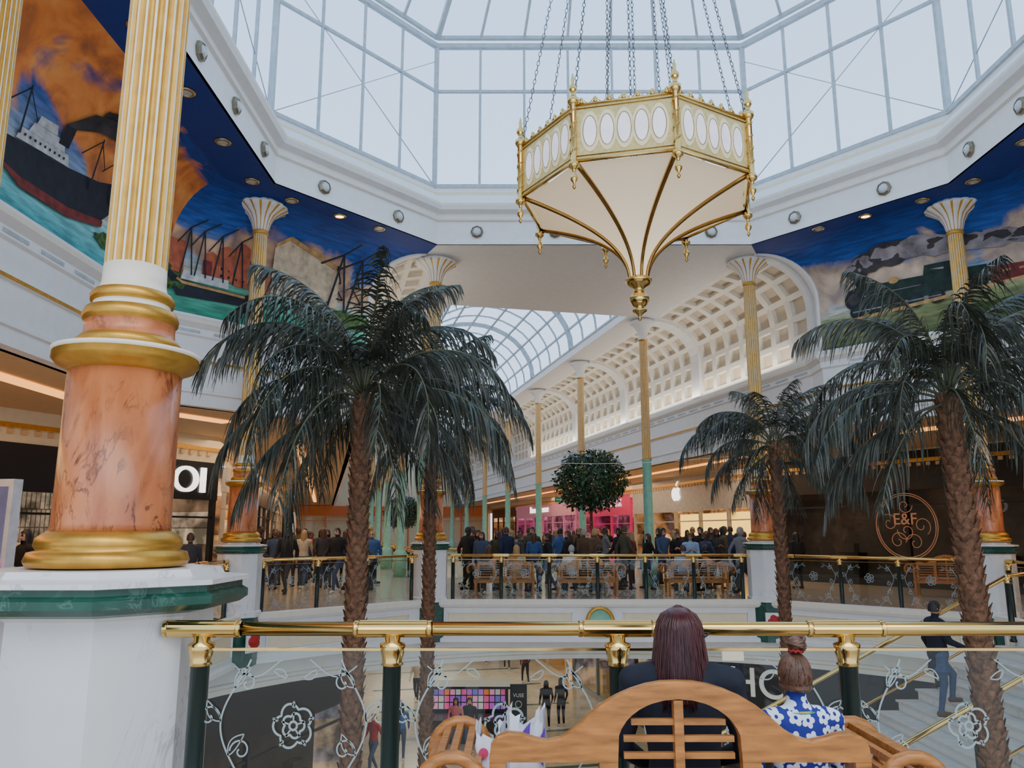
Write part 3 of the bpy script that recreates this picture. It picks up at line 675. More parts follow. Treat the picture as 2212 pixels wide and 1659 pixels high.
def panel_mesh(w):
    mb=MB(); mb.box((w/2,0,.56),(w-.10,.012,.88),0); y=-.009
    mb.box((w/2,0,1.005),(w-.10,.02,.012),2)
    RS_=.21
    for pts in rose_curves(): ribbon(mb,[(w/2+p[0]*RS_,.66+p[1]*RS_) for p in pts],.011,y,1)
    for k in range(5):
        a=2*pi*k/5+pi/2; ribbon(mb,[(w/2+r*math.cos(a),.66+r*math.sin(a)) for r in (.025,.042,.062)],.008,y,1)
        leaf(mb,w/2+.08*math.cos(a),.66+.08*math.sin(a),a,.03,y,1)
    for s in (1,-1):
        X=lambda t:w/2+s*(-w/2+.2+t)
        v=[]
        for k in range(40):
            t=k/39; v.append((X(.075*math.sin(t*2.3*pi)),.12+.84*t))
        ribbon(mb,v,.009,y,1)
        for (t,si) in ((.12,1),(.3,-1),(.5,1),(.68,-1),(.86,1)):
            i=int(t*39);px,pz=v[i]
            ds=s*si
            spiral(mb,px+ds*.06,pz+.02,pi if ds>0 else 0,.055,-ds,y,1)
            leaf(mb,px,pz,(.9 if ds>0 else pi-.9),.12,y,1)
        ribbon(mb,[(X(.02+.26*t/12),.13+.06*math.sin(t/12*pi*1.4)) for t in range(13)],.008,y,1)
        leaf(mb,X(.26),.15,(.6 if s>0 else pi-.6),.11,y,1); leaf(mb,X(.15),.19,(1.2 if s>0 else pi-1.2),.09,y,1)
        ribbon(mb,[(X(-.02+.24*t/12),.93-.05*math.sin(t/12*pi*1.2)) for t in range(13)],.006,y,1)
        leaf(mb,X(.18),.91,(-.5 if s>0 else pi+.5),.08,y,1)
    return mb.mesh('glass_panel',[glass,etch,brass])
PM={}
post=MB(); post.lathe([(.06,0,0),(.06,.04,0),(.046,.05,0),(.046,.93,1),(.058,.935,1),(.05,.95,1),(.062,1.0,1),(.066,1.03,1),(.04,1.04,1),(.04,1.07,1)],n=16,rf=None)
postm=post.mesh('post',[dgreen,brass])
def rail_mesh(L,xs):
    mb=MB(); mb.tube([(-.08,0,1.1),(L+.08,0,1.1)],.033,16,0)
    for x in xs:
        n=24
        pr=[(-.20,.035),(-.195,.040),(-.18,.040),(-.175,.036),(-.17,.040),(.17,.040),(.175,.036),(.18,.040),(.195,.040),(.20,.035)]
        vs=[];fs=[]
        for (dx,r) in pr:
            for j in range(n):
                a=2*pi*j/n; rr=r*(.93 if (j%2 and abs(dx)<.172) else 1); vs.append((x+dx,rr*math.cos(a),1.1+rr*math.sin(a)))
        for i in range(len(pr)-1):
            for j in range(n): fs.append((i*n+j,i*n+(j+1)%n,(i+1)*n+(j+1)%n,(i+1)*n+j))
        mb.add(vs,fs,0,False)
    return mb.mesh('handrail',[brass])
def balustrade(p0,p1,n=None,xs=None,label='glass balustrade etched with roses, brass handrail and dark green posts',z=0):
    a=Vector(p0);b=Vector(p1);L=(b-a).length; rz=math.atan2((b-a).y,(b-a).x)
    if xs is None: xs=[L*k/n for k in range(n+1)]
    e=thing('balustrade',(a.x,a.y,z),label,'railing','atrium balustrades',rz)
    part('handrail',rail_mesh(L,xs),None,e)
    for x in xs: part('post',postm,None,e,(x,0,0))
    for x0,x1 in zip(xs,xs[1:]):
        w=round(x1-x0,2)
        if w not in PM: PM[w]=panel_mesh(w)
        part('glass_panel',PM[w],None,e,(x0,0,0))
    return e
nearb=balustrade((-1.64,4.2),(5.6,4.2),xs=[.054,1.03,2.18,3.35,4.51,5.67,6.8]); nearb.scale=(1,1,1.06)
balustrade((-1.45,19.85),(5.65,19.85),6)
balustrade((-5.1,16.55),(-2.4,19.35),3); balustrade((6.6,19.35),(9.25,16.55),3)
balustrade((-5.55,8.3),(-5.55,15.7),6); balustrade((9.65,15.7),(9.65,13.6),2)
a,b=Q(-3.3,8.3),Q(3.3,6.9); balustrade((a[0]+.3,27.15),(b[0],27.15),5)
for s in (1,-1):
    for k in range(3):
        p,q=Q(3.35*s,9+6.3*k),Q(3.35*s,14.9+6.3*k)
        if s>0: p,q=q,p
        balustrade(p,q,4)
mb=MB(); mb.box((0,0,0),(.11,.008,.045),0); 
single('notice_plate',mb,[cream],'small beige notice plate fixed on glass','sign',loc=(1.12,4.18,1.035))
# ------------------------------------------------------------------ stairs
st=thing('staircase',(8.2,10,0),'marble staircase with brass handrails descending into the atrium','staircase')
mb=MB(); rise,run=.167,.33
N1=20
for k in range(N1):
    z=-rise*(k+1); x=-run*(k+1)
    mb.box((x+run/2,1.7,z-.12),(run,3.4,.24),0)
    mb.box((x+run/2-.02,1.7,z-.005),(run+.03,3.44,.03),1)
mb.box((.75,1.7,-.1),(1.5,3.4,.2),0)
zl=-rise*(N1+1)+.0; mb.box((-run*N1-.8,1.7,zl-.1),(1.6,3.4,.24),0)
for k in range(12):
    mb.box((-run*N1-.8,-.165-.33*k,zl-rise*(k+1)-.1),(1.5,.33,.24),0)
part('steps',mb,[marbW,M('step_tread_grey',(.52,.53,.53),.45)],st)
hs=MB()
for y in (0.02,3.38):
    hs.tube([(.5,y,1.0),(0,y,.95),(-run*N1,y,.95+zl+rise),(-run*N1-1.5,y,.95+zl+rise)],.035,12,0)
    hs.tube([(0,y,.2),(-run*N1,y,.2+zl+rise)],.02,8,0)
part('handrail',hs,[brass],st)
for y in (.02,3.38):
    for k in range(0,N1+1,4):
        part('post',postm,None,st,(-run*k if k else -.02,y,-rise*k-.12 if k else -.1))
for y in (.02,3.38):
    sg=MB(); sg.add([(0,y,.2),(0,y,.88),(-run*N1,y,.88-rise*N1),(-run*N1,y,.2-rise*N1)],[(0,1,2,3)])
    part('glass_panel',sg,[glass],st)
# ------------------------------------------------------------------ chandelier
LZ=4.92
lam=thing('pendant_lamp',(2.0,11.9,LZ),'giant octagonal umbrella-shaped lamp, cream glass with brass ribs','pendant lamp')
RA=1.85; VA=[math.radians(-126.5+45*k) for k in range(8)]
zb,zt=1.92,2.78
def shade_mat():
    m,n,b=nt('cream_lamp_glass'); b.inputs['Roughness'].default_value=.4
    b.inputs['Base Color'].default_value=(.84,.79,.66,1)
    tc=n.nodes.new('ShaderNodeTexCoord'); sp=n.nodes.new('ShaderNodeSeparateXYZ'); n.links.new(tc.outputs['Object'],sp.inputs[0])
    mr=n.nodes.new('ShaderNodeMapRange'); mr.inputs[1].default_value=.5; mr.inputs[2].default_value=2.0; mr.inputs[3].default_value=.8; mr.inputs[4].default_value=.38; n.links.new(sp.outputs[2],mr.inputs[0])
    b.inputs['Emission Color'].default_value=(1,.73,.42,1); n.links.new(mr.outputs[0],b.inputs['Emission Strength']); m.cycles.emission_sampling='NONE'; return m
shade=shade_mat()
ovalm=M('white_lamp_oval',(.82,.80,.82),.5,emit=.55,ecol=(.93,.90,1))
creamg=M('gilt_cream_panel',(.66,.54,.22),.4,.15,emit=.12,ecol=(1,.8,.35),noise=.2,ns=18)
creamo=M('oval_surround',(.80,.74,.50),.45,emit=.25,ecol=(1,.9,.55),noise=.05)
def lp(k,t,z,off=0,Rr=RA):
    a=Vector((math.cos(VA[k%8]),math.sin(VA[k%8])));b=Vector((math.cos(VA[(k+1)%8]),math.sin(VA[(k+1)%8])))
    p=(a+(b-a)*t)*Rr; n=(a+b).normalized(); p=p+n*off; return (p.x,p.y,z)
prof=[]
for k in range(19):
    t=k/18; r=.13+(RA*.98-.13)*(t**2.2); z=.58+(zb-.58)*(t**.92); prof.append((r,z))
bw=MB()
for k in range(8):
    vs=[];fs=[]
    for (r,z) in prof: vs+= [lp(k,0,z,0,r),lp(k,.5,z,-.015*r,r),lp(k,1,z,0,r)]
    for i in range(len(prof)-1):
        for j in range(2): fs.append((3*i+j,3*i+j+1,3*i+j+4,3*i+j+3))
    bw.add(vs,fs,0,True)
part('lamp_shade',bw,[shade],lam)
for k in range(8):
    rb=MB(); rb.tube([lp(k,0,z-.01,0,r*1.01+.01) for (r,z) in prof],[.024+.014*(i/18) for i in range(19)],6,0)
    part('rib',rb,[bronze],lam)
for k in range(8):
    pb=MB()
    pb.add([lp(k,0,zb),lp(k,1,zb),lp(k,1,zt),lp(k,0,zt)],[(0,1,2,3)],0)
    n=5
    side=2*RA*math.sin(pi/8)
    for j in range(n):
        t0=(j+.5)/n*.86+.07
        for (rx,rz_,off,m) in ((.135,.31,.012,1),(.098,.235,.024,2)):
            vs=[lp(k,t0+rx*math.cos(q*2*pi/24)/side,(zb+zt)/2+rz_*math.sin(q*2*pi/24),off) for q in range(24)]
            pb.add(vs,[tuple(range(24))],m)
        pb.tube([lp(k,t0+.098*math.cos(q*2*pi/24)/side,(zb+zt)/2+.235*math.sin(q*2*pi/24),.026) for q in range(24)],.005,4,4,closed=True)
    for (zz_,r,m) in ((zb,.028,3),(zt,.022,3),(zb+.07,.008,4),(zt-.06,.008,4)): pb.tube([lp(k,0,zz_,.01),lp(k,1,zz_,.01)],r,6,m)
    for j in range(7):
        t0=(j+.5)/7
        pb.lathe([(.0,0),(.04,.02),(.02,.05),(.028,.08),(.005,.11)],c=lp(k,t0,zt+.01),n=8,m=3,caps=False)
        pb.tube([lp(k,t0-.05,zt+.03),lp(k,t0,zt+.11),lp(k,t0+.05,zt+.03)],.008,5,3)
    part('oval_panel',pb,[creamg,creamo,ovalm,brass,bronze],lam)
fin=MB(); fin.lathe([(.005,-.42),(.03,-.38),(.01,-.34),(.05,-.28),(.055,-.24),(.02,-.18),(.03,-.12),(.075,-.08),(.08,-.02),(.05,.0),(.045,.02),(.045,.86),(.06,.88),(.085,.92),(.085,.97),(.05,1.0),(.03,1.05),(.06,1.1),(.065,1.15),(.03,1.2),(.02,1.24),(.03,1.27),(.003,1.38)],n=16)
for q in range(24): fin.tube([(.05*math.cos(2*pi*(q/6)+w_*.5),.05*math.sin(2*pi*(q/6)+w_*.5),.03+q*.034+w_*.009) for w_ in range(5)],.009,4,0)
finm=fin.mesh('finial',[brass])
for k in range(8):
    p=lp(k,0,0,0,RA*1.02); part('finial',finm,None,lam,(p[0],p[1],zb-.02))
nk=MB(); nk.lathe([(.003,-.02),(.03,.0),(.015,.05),(.06,.1),(.11,.13),(.12,.15),(.05,.18),(.1,.22),(.155,.3),(.155,.36),(.1,.44),(.07,.48),(.1,.52),(.17,.56),(.21,.62),(.21,.66),(.15,.68),(.13,.70)],n=24)
part('bottom_finial',nk,[brass],lam)
def chain(mb,a,b):
    a=Vector(a);b=Vector(b);L=(b-a).length;d=(b-a)/L; s1=d.cross(Vector((1,.2,0))).normalized(); s2=d.cross(s1)
    N=int(L/.085)
    for i in range(N):
        c=a+d*(i+.5)*L/N; s=s1 if i%2 else s2
        mb.tube([c+d*.055*math.cos(2*pi*q/6)+s*.024*math.sin(2*pi*q/6) for q in range(6)],.007,3,0,closed=True)
for k in range(8):
    mb=MB(); chain(mb,lp(k,0,zt+.1),lp(k,0,15.2-LZ,0,.45)); part('chain',mb,[steel],lam)
for k in range(0,8,2):
    mb=MB(); chain(mb,lp(k,.5,zt-.3,0,.5),lp(k,.5,15.2-LZ,0,.3)); part('chain',mb,[steel],lam)
mb=MB(); mb.lathe([(.5,15.15-LZ),(.5,15.3-LZ),(.05,15.5-LZ),(.04,19.0-LZ)],n=16)
part('hanger',mb,[grey],lam)
for k in range(8):
    mb=MB(); mb.tube([(0,0,zb+.1),lp(k,0,zb+.1)],.02,4,0); part('spoke',mb,[grey],lam)
# ------------------------------------------------------------------ palms
def frond_mesh(th0,bend,L,seed):
    rnd=random.Random(seed); mb=MB(); n=26; P=[Vector((0,0,0))]; T_=[]
    for i in range(n):
        t=i/n; th=th0-bend*(t**1.2); d=Vector((math.cos(th),0,math.sin(th))); T_.append(d); P.append(P[-1]+d*L/n)
    T_.append(T_[-1]); side=rnd.uniform(-.35,.35)
    for i,p in enumerate(P): p.y+=side*(i/n)**2*L*.4
    mb.tube(P,[.017*(1-i/(n+2)) +.003 for i in range(n+1)],5,1)
    m=66
    for q in range(m):
        t=.14+.86*q/m; f=t*n; i=min(int(f),n-1); p=P[i].lerp(P[i+1],f-i); d=T_[i]
        ll=L*.29*(math.sin(pi*min(1,(t*.82+.14)))**.6)*rnd.uniform(.7,1.25)
        for s in (1,-1):
            if rnd.random()<.08: continue
            dirv=(Vector((0,s,0))*rnd.uniform(.4,.7)+d*rnd.uniform(.55,.85)+Vector((0,0,rnd.uniform(-.1,.15)))).normalized()
            g=rnd.uniform(.9,2.3); w_=.0105*rnd.uniform(.7,1.3)
            c=p.copy();vs=[]; K=5; dd=dirv.copy()
            wv=(d*.7+Vector((rnd.uniform(-.3,.3),rnd.uniform(-.3,.3),rnd.uniform(.1,.6)))).normalized()
            for k in range(K+1):
                u=k/K; ww=w_*(1-u**2)+.0015
                vs+= [c+wv*ww,c-wv*ww]
                dd=(dd+Vector((0,0,-g*.36))).normalized(); c=c+dd*ll/K
            mb.add(vs,[(2*k,2*k+1,2*k+3,2*k+2) for k in range(K)],0)
    return mb.mesh('frond',[frondm,stemm])
FSP=((84,85,2.1,1),(70,125,2.5,2),(52,138,2.7,3),(34,130,2.65,4),(12,100,2.55,5),(-18,66,2.2,6))
FR=[[frond_mesh(math.radians(a),math.radians(b),L,s*10+v) for v in (0,1)] for a,b,L,s in FSP]
def trunk_mesh(H,r0,r1,lean,seed):
    rnd=random.Random(seed); mb=MB()
    cen=lambda z:(lean[0]*(z/H)**1.5,lean[1]*(z/H)**1.5)
    rad=lambda z:r0+(r1-r0)*z/H
    mb.tube([(cen(H*k/12)[0],cen(H*k/12)[1],H*k/12) for k in range(13)],[rad(H*k/12) for k in range(13)],14,0)
    z=.05;row=0
    while z<H-.02:
        n=7
        for j in range(n):
            a=2*pi*(j+.5*(row%2))/n+rnd.uniform(-.1,.1); r=rad(z); cx,cy=cen(z)
            ra=Vector((math.cos(a),math.sin(a),0)); ta=Vector((-math.sin(a),math.cos(a),0)); c=Vector((cx,cy,z))
            w_=r*.44; o=r+rnd.uniform(.02,.045)
            mb.add([c+ra*r*.97-ta*w_+Vector((0,0,-.02)),c+ra*r*.97+ta*w_+Vector((0,0,-.02)),c+ra*r*.97+Vector((0,0,-.10)),c+ra*o+ta*w_*.5+Vector((0,0,.05)),c+ra*o-ta*w_*.5+Vector((0,0,.05))],[(0,2,1),(2,0,4),(2,4,3),(2,3,1),(0,1,3,4)],0)
        z+=.10;row+=1
    return mb.mesh('trunk',[trunkm])
pot=MB(); pot.lathe([(.55,0),(.7,.05),(.75,.7),(.8,.75),(.78,.8),(.7,.78),(.68,.7,1),(.01,.7,1)],n=24,caps=False); potm=pot.mesh('planter',[marbG,trunkm])
def palm(x,y,zc,r,nf,sc,seed,lean=(0,0)):
    rnd=random.Random(seed); H=zc-ZG-.6
    e=thing('palm_tree',(x-lean[0],y-lean[1],ZG),'tall palm tree with dark drooping fronds and scaly brown trunk','palm tree','atrium palm trees')
    part('trunk',trunk_mesh(H,r*1.15,r,lean,seed),None,e,(0,0,.6)); part('planter',potm,None,e)
    for i in range(nf):
        lv=int(6*((i+.5)/nf)**.9); lv=min(5,max(0,lv)); az=i*2.39996+rnd.uniform(-.3,.3)
        o=part('frond',FR[lv][i%2],None,e,(lean[0]+.06*math.cos(az),lean[1]+.06*math.sin(az),H+.6-.05*lv+.12))
        s=sc*rnd.uniform(.8,1.12); o.rotation_euler=(rnd.uniform(-.15,.15),rnd.uniform(-.14,.14),az); o.scale=(s,s,s)
palm(-1.98,10.3,3.45,.115,36,.98,11)
palm(-1.5,14.6,3.85,.10,26,.90,12)
palm(4.75,14.2,3.2,.09,28,.76,13)
palm(5.05,9.0,3.25,.125,36,.84,14,(-.15,0))
def topiary(x,y,zc,rr,label):
    e=thing('topiary_tree',(x,y,0),label,'tree','ball-shaped trees')
    t=MB(); t.tube([(0,0,.4),(.03,0,1.2),(-.02,0,2.0),(0,0,zc-.3*rr)],[.06,.05,.045,.04],8,0)
    for a in range(5): t.tube([(0,0,zc-.9*rr),(.4*rr*math.cos(a*1.26),.4*rr*math.sin(a*1.26),zc-.2*rr)],.02,5,0)
    part('trunk',t,[trunkm],e)
    part('planter',potm,None,e).scale=(.6,.6,.6)
    rnd=random.Random(5); l=MB()
    for k in range(3800):
        v=Vector((rnd.gauss(0,1),rnd.gauss(0,1),rnd.gauss(0,1))).normalized(); lump=1+.10*math.sin(v.x*6+2)*math.cos(v.z*5)+.05*math.sin(v.y*9)
        p=v*rr*lump*rnd.uniform(.72,1.0); p.z*=.88; a=Vector((rnd.uniform(-1,1),rnd.uniform(-1,1),rnd.uniform(-1.3,.3))).normalized()
        b=a.cross(v+Vector((.01,.02,.03))).normalized(); L=rr*.13;w_=rr*.035
        c=Vector((0,0,zc))+p
        l.add([c,c+a*L*.5+b*w_,c+a*L,c+a*L*.5-b*w_],[(0,1,2,3)])
    part('crown',l,[leafm],e)
topiary(2.5,25.0,3.3,1.12,'ball-clipped dark green tree on a thin trunk')
p=Q(-1.5,34); topiary(p[0],p[1],3.0,1.2,'distant ball-clipped green tree in the mall')
# ------------------------------------------------------------------ shops
def goods(name,c1,c2,mort,sc=6,st=.9):
    m,n,b=nt(name)
    tc=n.nodes.new('ShaderNodeTexCoord'); mp=n.nodes.new('ShaderNodeMapping'); mp.inputs['Rotation'].default_value=(pi/2,0,0)
    br=n.nodes.new('ShaderNodeTexBrick'); br.offset=.37; br.offset_frequency=3; br.inputs['Scale'].default_value=sc*.3; br.inputs['Color1'].default_value=tuple(c1)+(1,); br.inputs['Color2'].default_value=tuple(c2)+(1,); br.inputs['Mortar'].default_value=tuple(mort)+(1,); br.inputs['Mortar Size'].default_value=.03; br.inputs['Brick Width'].default_value=.22; br.inputs['Row Height'].default_value=.8
    no=n.nodes.new('ShaderNodeTexNoise'); no.inputs['Scale'].default_value=1.3; no.inputs['Detail'].default_value=6
    n.links.new(tc.outputs['Object'],no.inputs['Vector'])
    r=n.nodes.new('ShaderNodeValToRGB'); r.color_ramp.elements[0].position=.38; r.color_ramp.elements[0].color=(.12,.12,.12,1); r.color_ramp.elements[1].position=.65; r.color_ramp.elements[1].color=(1.3,1.3,1.3,1)
    n.links.new(no.outputs['Fac'],r.inputs[0])
    mx=n.nodes.new('ShaderNodeMix'); mx.data_type='RGBA'; mx.blend_type='MULTIPLY'; mx.inputs[0].default_value=1
    n.links.new(tc.outputs['Object'],mp.inputs[0]); n.links.new(mp.outputs[0],br.inputs['Vector'])
    n.links.new(br.outputs['Color'],mx.inputs[6]); n.links.new(r.outputs['Color'],mx.inputs[7])
    n.links.new(mx.outputs[2],b.inputs['Base Color']); n.links.new(mx.outputs[2],b.inputs['Emission Color']); b.inputs['Emission Strength'].default_value=st; m.cycles.emission_sampling='NONE'  # goods and shop walls glow by themselves in place of shop lighting
    return m
G_warm=goods('goods_warm',(.80,.36,.11),(.95,.62,.32),(.34,.15,.06),5,.85)
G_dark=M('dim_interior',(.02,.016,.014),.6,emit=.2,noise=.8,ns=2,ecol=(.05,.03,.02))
G_pink=goods('goods_pink',(.80,.20,.34),(.72,.36,.46),(.40,.05,.15),5,.5)
G_mix=goods('goods_mixed',(.5,.33,.26),(.2,.2,.3),(.5,.33,.22),7,.5)
G_white=goods('goods_white',(.88,.72,.50),(.5,.36,.26),(.25,.15,.09),6,.8)
def shop(p0,p1,h,fm,sign_h,inner,label,z0=0,depth=2.6,pw=2.4,doors=True):
    a=Vector(p0);b=Vector(p1);L=(b-a).length;rz=math.atan2((b-a).y,(b-a).x)
    e=thing('shopfront',(a.x,a.y,z0),label,'shopfront','shopfronts',rz)
    f=MB(); f.box((L/2,.05,h-sign_h/2),(L,.16,sign_h),0); part('sign_board',f,[fm],e)
    f=MB(); n=max(1,int(L/pw))
    for k in range(n+1):
        f.box((.08+(L-.16)*k/n,.05,(h-sign_h)/2),(.12,.14,h-sign_h),0)
    f.box((L/2,.05,.1),(L,.12,.2),0); f.box((L/2,.05,h-sign_h-.45),(L,.08,.05),0)
    part('window_frame',f,[fm],e)
    g=MB(); g.add([(0,.06,.2),(L,.06,.2),(L,.06,h-sign_h),(0,.06,h-sign_h)],[(0,1,2,3)]); part('glazing',g,[glass],e)
    i=MB(); i.add([(0,depth,0),(L,depth,0),(L,depth,h-.3),(0,depth,h-.3)],[(0,1,2,3)],0)
    i.add([(0,.2,h-.35),(L,.2,h-.35),(L,depth,h-.35),(0,depth,h-.35)],[(0,1,2,3)],1)
    i.add([(0,.1,0),(0,depth,0),(0,depth,h),(0,.1,h)],[(0,1,2,3)],0); i.add([(L,.1,0),(L,depth,0),(L,depth,h),(L,.1,h)],[(0,1,2,3)],0)
    for k in range(n):
        i.box(((k+.5)*L/n,min(1.1,depth*.5),.5),(.9,.5,1.0),1); i.box(((k+.5)*L/n,min(1.1,depth*.5),1.15),(.5,.3,.3),0)
    part('interior',i,[inner,black if inner is G_dark else mullw],e)
    return e,L
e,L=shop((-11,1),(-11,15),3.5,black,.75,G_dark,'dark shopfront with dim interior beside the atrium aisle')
e,L=shop((-11,15),(-8.0,21.5),3.5,black,1.0,G_white,'black shopfront with illuminated white sign letters')
for q in range(3): text_part('OI',.95,whiteE,e,(6.13+.02*q,-.06,2.98),sx=1.1+.03*q,ext=.03-.001*q)
fms=[M('shop_frame_cream',(.55,.45,.32),.5),black,M('shop_frame_brown',(.08,.04,.02),.4),M('shop_frame_grey',(.3,.3,.3),.5)]
inn=[G_warm,G_white,G_mix,G_warm,G_white,G_mix]
Lc=[5.5,12,18.5,25,31.5,38,46,57]
for k in range(len(Lc)-1):
    shop(Q(-9.3,Lc[k]),Q(-9.3,Lc[k+1]-.1),3.5,fms[k%4],.7,inn[k%6],'lit shopfront along the upper mall aisle')
greyfront=M('store_grey_panel',(.46,.46,.45),.5)
e,L=shop(Q(9.3,20.8),Q(9.3,8.2),4.15,greyfront,1.55,G_warm,'grey stone electronics shopfront with glowing white apple logo')
ap=[]
for k in range(60):
    t=2*pi*k/60; r=.30*(1+.06*math.cos(2*t))-(.09*math.exp(-((t-pi/2)/.30)**2))-(.06*math.exp(-((t-3*pi/2)/.25)**2))
    x=r*math.cos(t)*1.02; z=r*math.sin(t)*1.08
    dx,dz=x-.40,z-.04
    if math.hypot(dx,dz)<.19:
        l=math.hypot(dx,dz) or 1; x=.40+dx/l*.19; z=.04+dz/l*.19
    ap.append((x,z))
mb=MB(); mb.ext(ap,(0,0,0),(1,0,0),(0,0,1),.03)
mb.ext([(.0,.30),(.02,.40),(.10,.50),(.17,.52),(.16,.42),(.08,.33)],(0,0,0),(1,0,0),(0,0,1),.03)
o=part('logo',mb,[whiteE],e,(5.4,-.06,3.40)); o.scale=(1.4,1,1.1)
scr=MB(); scr.box((0,0,0),(7.5,.05,1.5),0)
part('video_wall',scr,[M('yellow_display',(1,.6,.1),.5,emit=1.99,ecol=(1,.60,.12),noise=.35,ns=1)],e,(7.3,1.0,1.75))
pinkm=M('hot_pink_sign',(.55,.03,.11),.4,emit=.25,ecol=(1,.04,.16))
e,L=shop(Q(9.3,30.2),Q(9.3,21.2),3.9,pinkm,1.3,G_pink,'hot pink lingerie shopfront with lit pink lettering')
text_part("VICTORIA'S SECRET PINK",.62,M('pale_pink_lit',(1,.6,.7),.5,emit=1.2,ecol=(1,.5,.65)),e,(L/2,-.06,3.25),sx=.95)
pk2=M('pale_pink_front',(.62,.30,.38),.4,emit=.1,ecol=(1,.35,.6))
e,L=shop(Q(9.3,47),Q(9.3,30.7),3.9,pk2,1.1,G_pink,'pale pink shopfront along the mall')
text_part("Boux Avenue",.7,whiteE,e,(L*.45,-.06,3.35),sx=1.4)
shop(Q(9.3,57),Q(9.3,47.4),3.9,fms[2],.9,G_warm,'distant warm lit shopfront')
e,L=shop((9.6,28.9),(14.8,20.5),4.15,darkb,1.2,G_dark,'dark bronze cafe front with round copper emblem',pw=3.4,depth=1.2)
cop=M('copper_line',(.50,.24,.13),.35,.6,emit=.12,ecol=(1,.45,.25))
em=MB()
for r in (1.0,.94): em.tube([(r*math.cos(2*pi*k/48),0,r*math.sin(2*pi*k/48)) for k in range(48)],.014,5,0,closed=True)
def curl(cx,cz,r,a0,tn):
    em.tube([(cx+r*(1-q/30)*math.cos(a0+tn*q*.3),0,cz+r*(1-q/30)*math.sin(a0+tn*q*.3)) for q in range(26)],.012,5,0)
for (cx,cz,r,a0,tn) in ((-.3,-.45,.3,0,1),(.25,-.5,.3,pi,-1),(.5,0,.3,-1,1),(-.55,.1,.28,2,-1),(0,.62,.25,0,-1),(0,-.15,.3,3,1)): curl(cx,cz,r,a0,tn)
part('emblem',em,[cop],e,(5.0,-.14,1.85)); text_part('E&F',.5,cop,e,(4.98,-.14,2.05),ext=.008)
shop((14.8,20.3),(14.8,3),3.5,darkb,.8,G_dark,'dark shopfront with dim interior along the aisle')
a,b=Q(-9,CEND-8.3),Q(9,CEND-8.3)
e,L=shop(a,b,4.1,M('rust_sign',(.22,.05,.02),.4,emit=.1,ecol=(1,.25,.05)),.9,G_warm,'warm lit shopfront closing the end of mall')
e=thing('advert_display',(-8.45,12.9,0),'white framed upright digital advert screen with portrait','display screen',rz=math.radians(-14))
mb=MB(); mb.box((0,0,1.3),(1.0,.18,2.4),0); mb.box((0,0,.06),(1.1,.4,.12),0); part('frame',mb,[M('display_frame_white',(.6,.6,.6),.3)],e)
mb=MB(); mb.box((0,-.1,1.38),(.82,.02,2.0),0); part('screen',mb,[M('screen_blue',(.10,.10,.16),.3,emit=.35,ecol=(.22,.2,.35),noise=.4,ns=2)],e)
mb=MB()
mb.ext(blob(0,1.75,.21,.3,20,0),(.08,-.115,0),(1,0,0),(0,0,1),.005,0); mb.ext([(-.35,.5),(.4,.5),(.4,1.2),(.2,1.4),(-.1,1.4),(-.35,1.15)],(.05,-.113,0),(1,0,0),(0,0,1),.004,1)
for sx_ in (-.07,.09): mb.ext(blob(sx_,1.8,.035,.018,10,0),(.08,-.122,0),(1,0,0),(0,0,1),.004,2)
mb.ext(blob(.01,1.6,.07,.02,12,0),(.08,-.122,0),(1,0,0),(0,0,1),.004,2); mb.ext([(-.2,1.85),(-.12,2.02),(.05,2.08),(.18,2.0),(.22,1.85),(.1,1.95),(-.08,1.95)],(.08,-.122,0),(1,0,0),(0,0,1),.004,2)
part('portrait',mb,[M('screen_skin',(.7,.30,.22),.4,emit=.35,ecol=(.8,.34,.26)),M('screen_pink',(.6,.2,.45),.4,emit=.35,ecol=(.8,.25,.5)),M('screen_dark',(.05,.02,.02),.4)],e)
exg=M('exit_green',(.01,.16,.08),.4,emit=.1,ecol=(0,.5,.2))
for (x,y,z) in ((-8.6,31,3.05),(1.9,30.5,2.9)):
    e=thing('exit_sign',(x,y,z),'small green illuminated emergency exit sign hanging','sign',group='exit signs')
    mb=MB(); mb.box((0,0,0),(.5,.06,.2),0); mb.tube([(-.2,0,.1),(-.2,0,1.15)],.01,4); mb.tube([(.2,0,.1),(.2,0,1.15)],.01,4); part('panel',mb,[exg],e)
    mb=MB(); mb.ext([(-.2,-.02),(-.05,-.02),(-.05,-.07),(.02,0),(-.05,.07),(-.05,.02),(-.2,.02)],(0,-.035,0),(1,0,0),(0,0,1),.004); mb.ext([(.1,-.08),(.2,-.08),(.2,.08),(.1,.08)],(0,-.035,0),(1,0,0),(0,0,1),.004)
    part('pictogram',mb,[greyl],e)
# ------------------------------------------------------------------ lower level
e,L=shop((-7.6,14.5),(-4.6,24.5),4.0,black,1.6,G_dark,'dark ground floor shopfront under the balcony',z0=ZG,depth=.8,pw=4)
for k in range(5):
    shop(Q(-5.4,6+8*k),Q(-5.4,13.5+8*k),3.8,fms[(k+1)%4],.8,inn[(k+2)%6],'ground floor shopfront below the mall balcony',z0=ZG,depth=2)
    shop(Q(5.4,11.5+8*k),Q(5.4,4.4+8*k),3.8,fms[(k+2)%4],.8,inn[(k+1)%6],'ground floor shopfront below the mall balcony',z0=ZG,depth=2)
e,L=shop((5.9,23.4),(12.5,19.2),3.9,black,1.6,G_dark,'black ground floor shopfront with large pale letters',z0=ZG,depth=.8)
text_part('HO',1.1,M('pale_letter',(.5,.5,.48),.6,emit=.4,ecol=(.8,.8,.75)),e,(1.1,-.06,3.05),sx=1.0,ext=.03)
e=thing('kiosk',(-1.65,29.5,ZG),'dark retail kiosk with purple and orange lit display wall','kiosk',sc=.72)
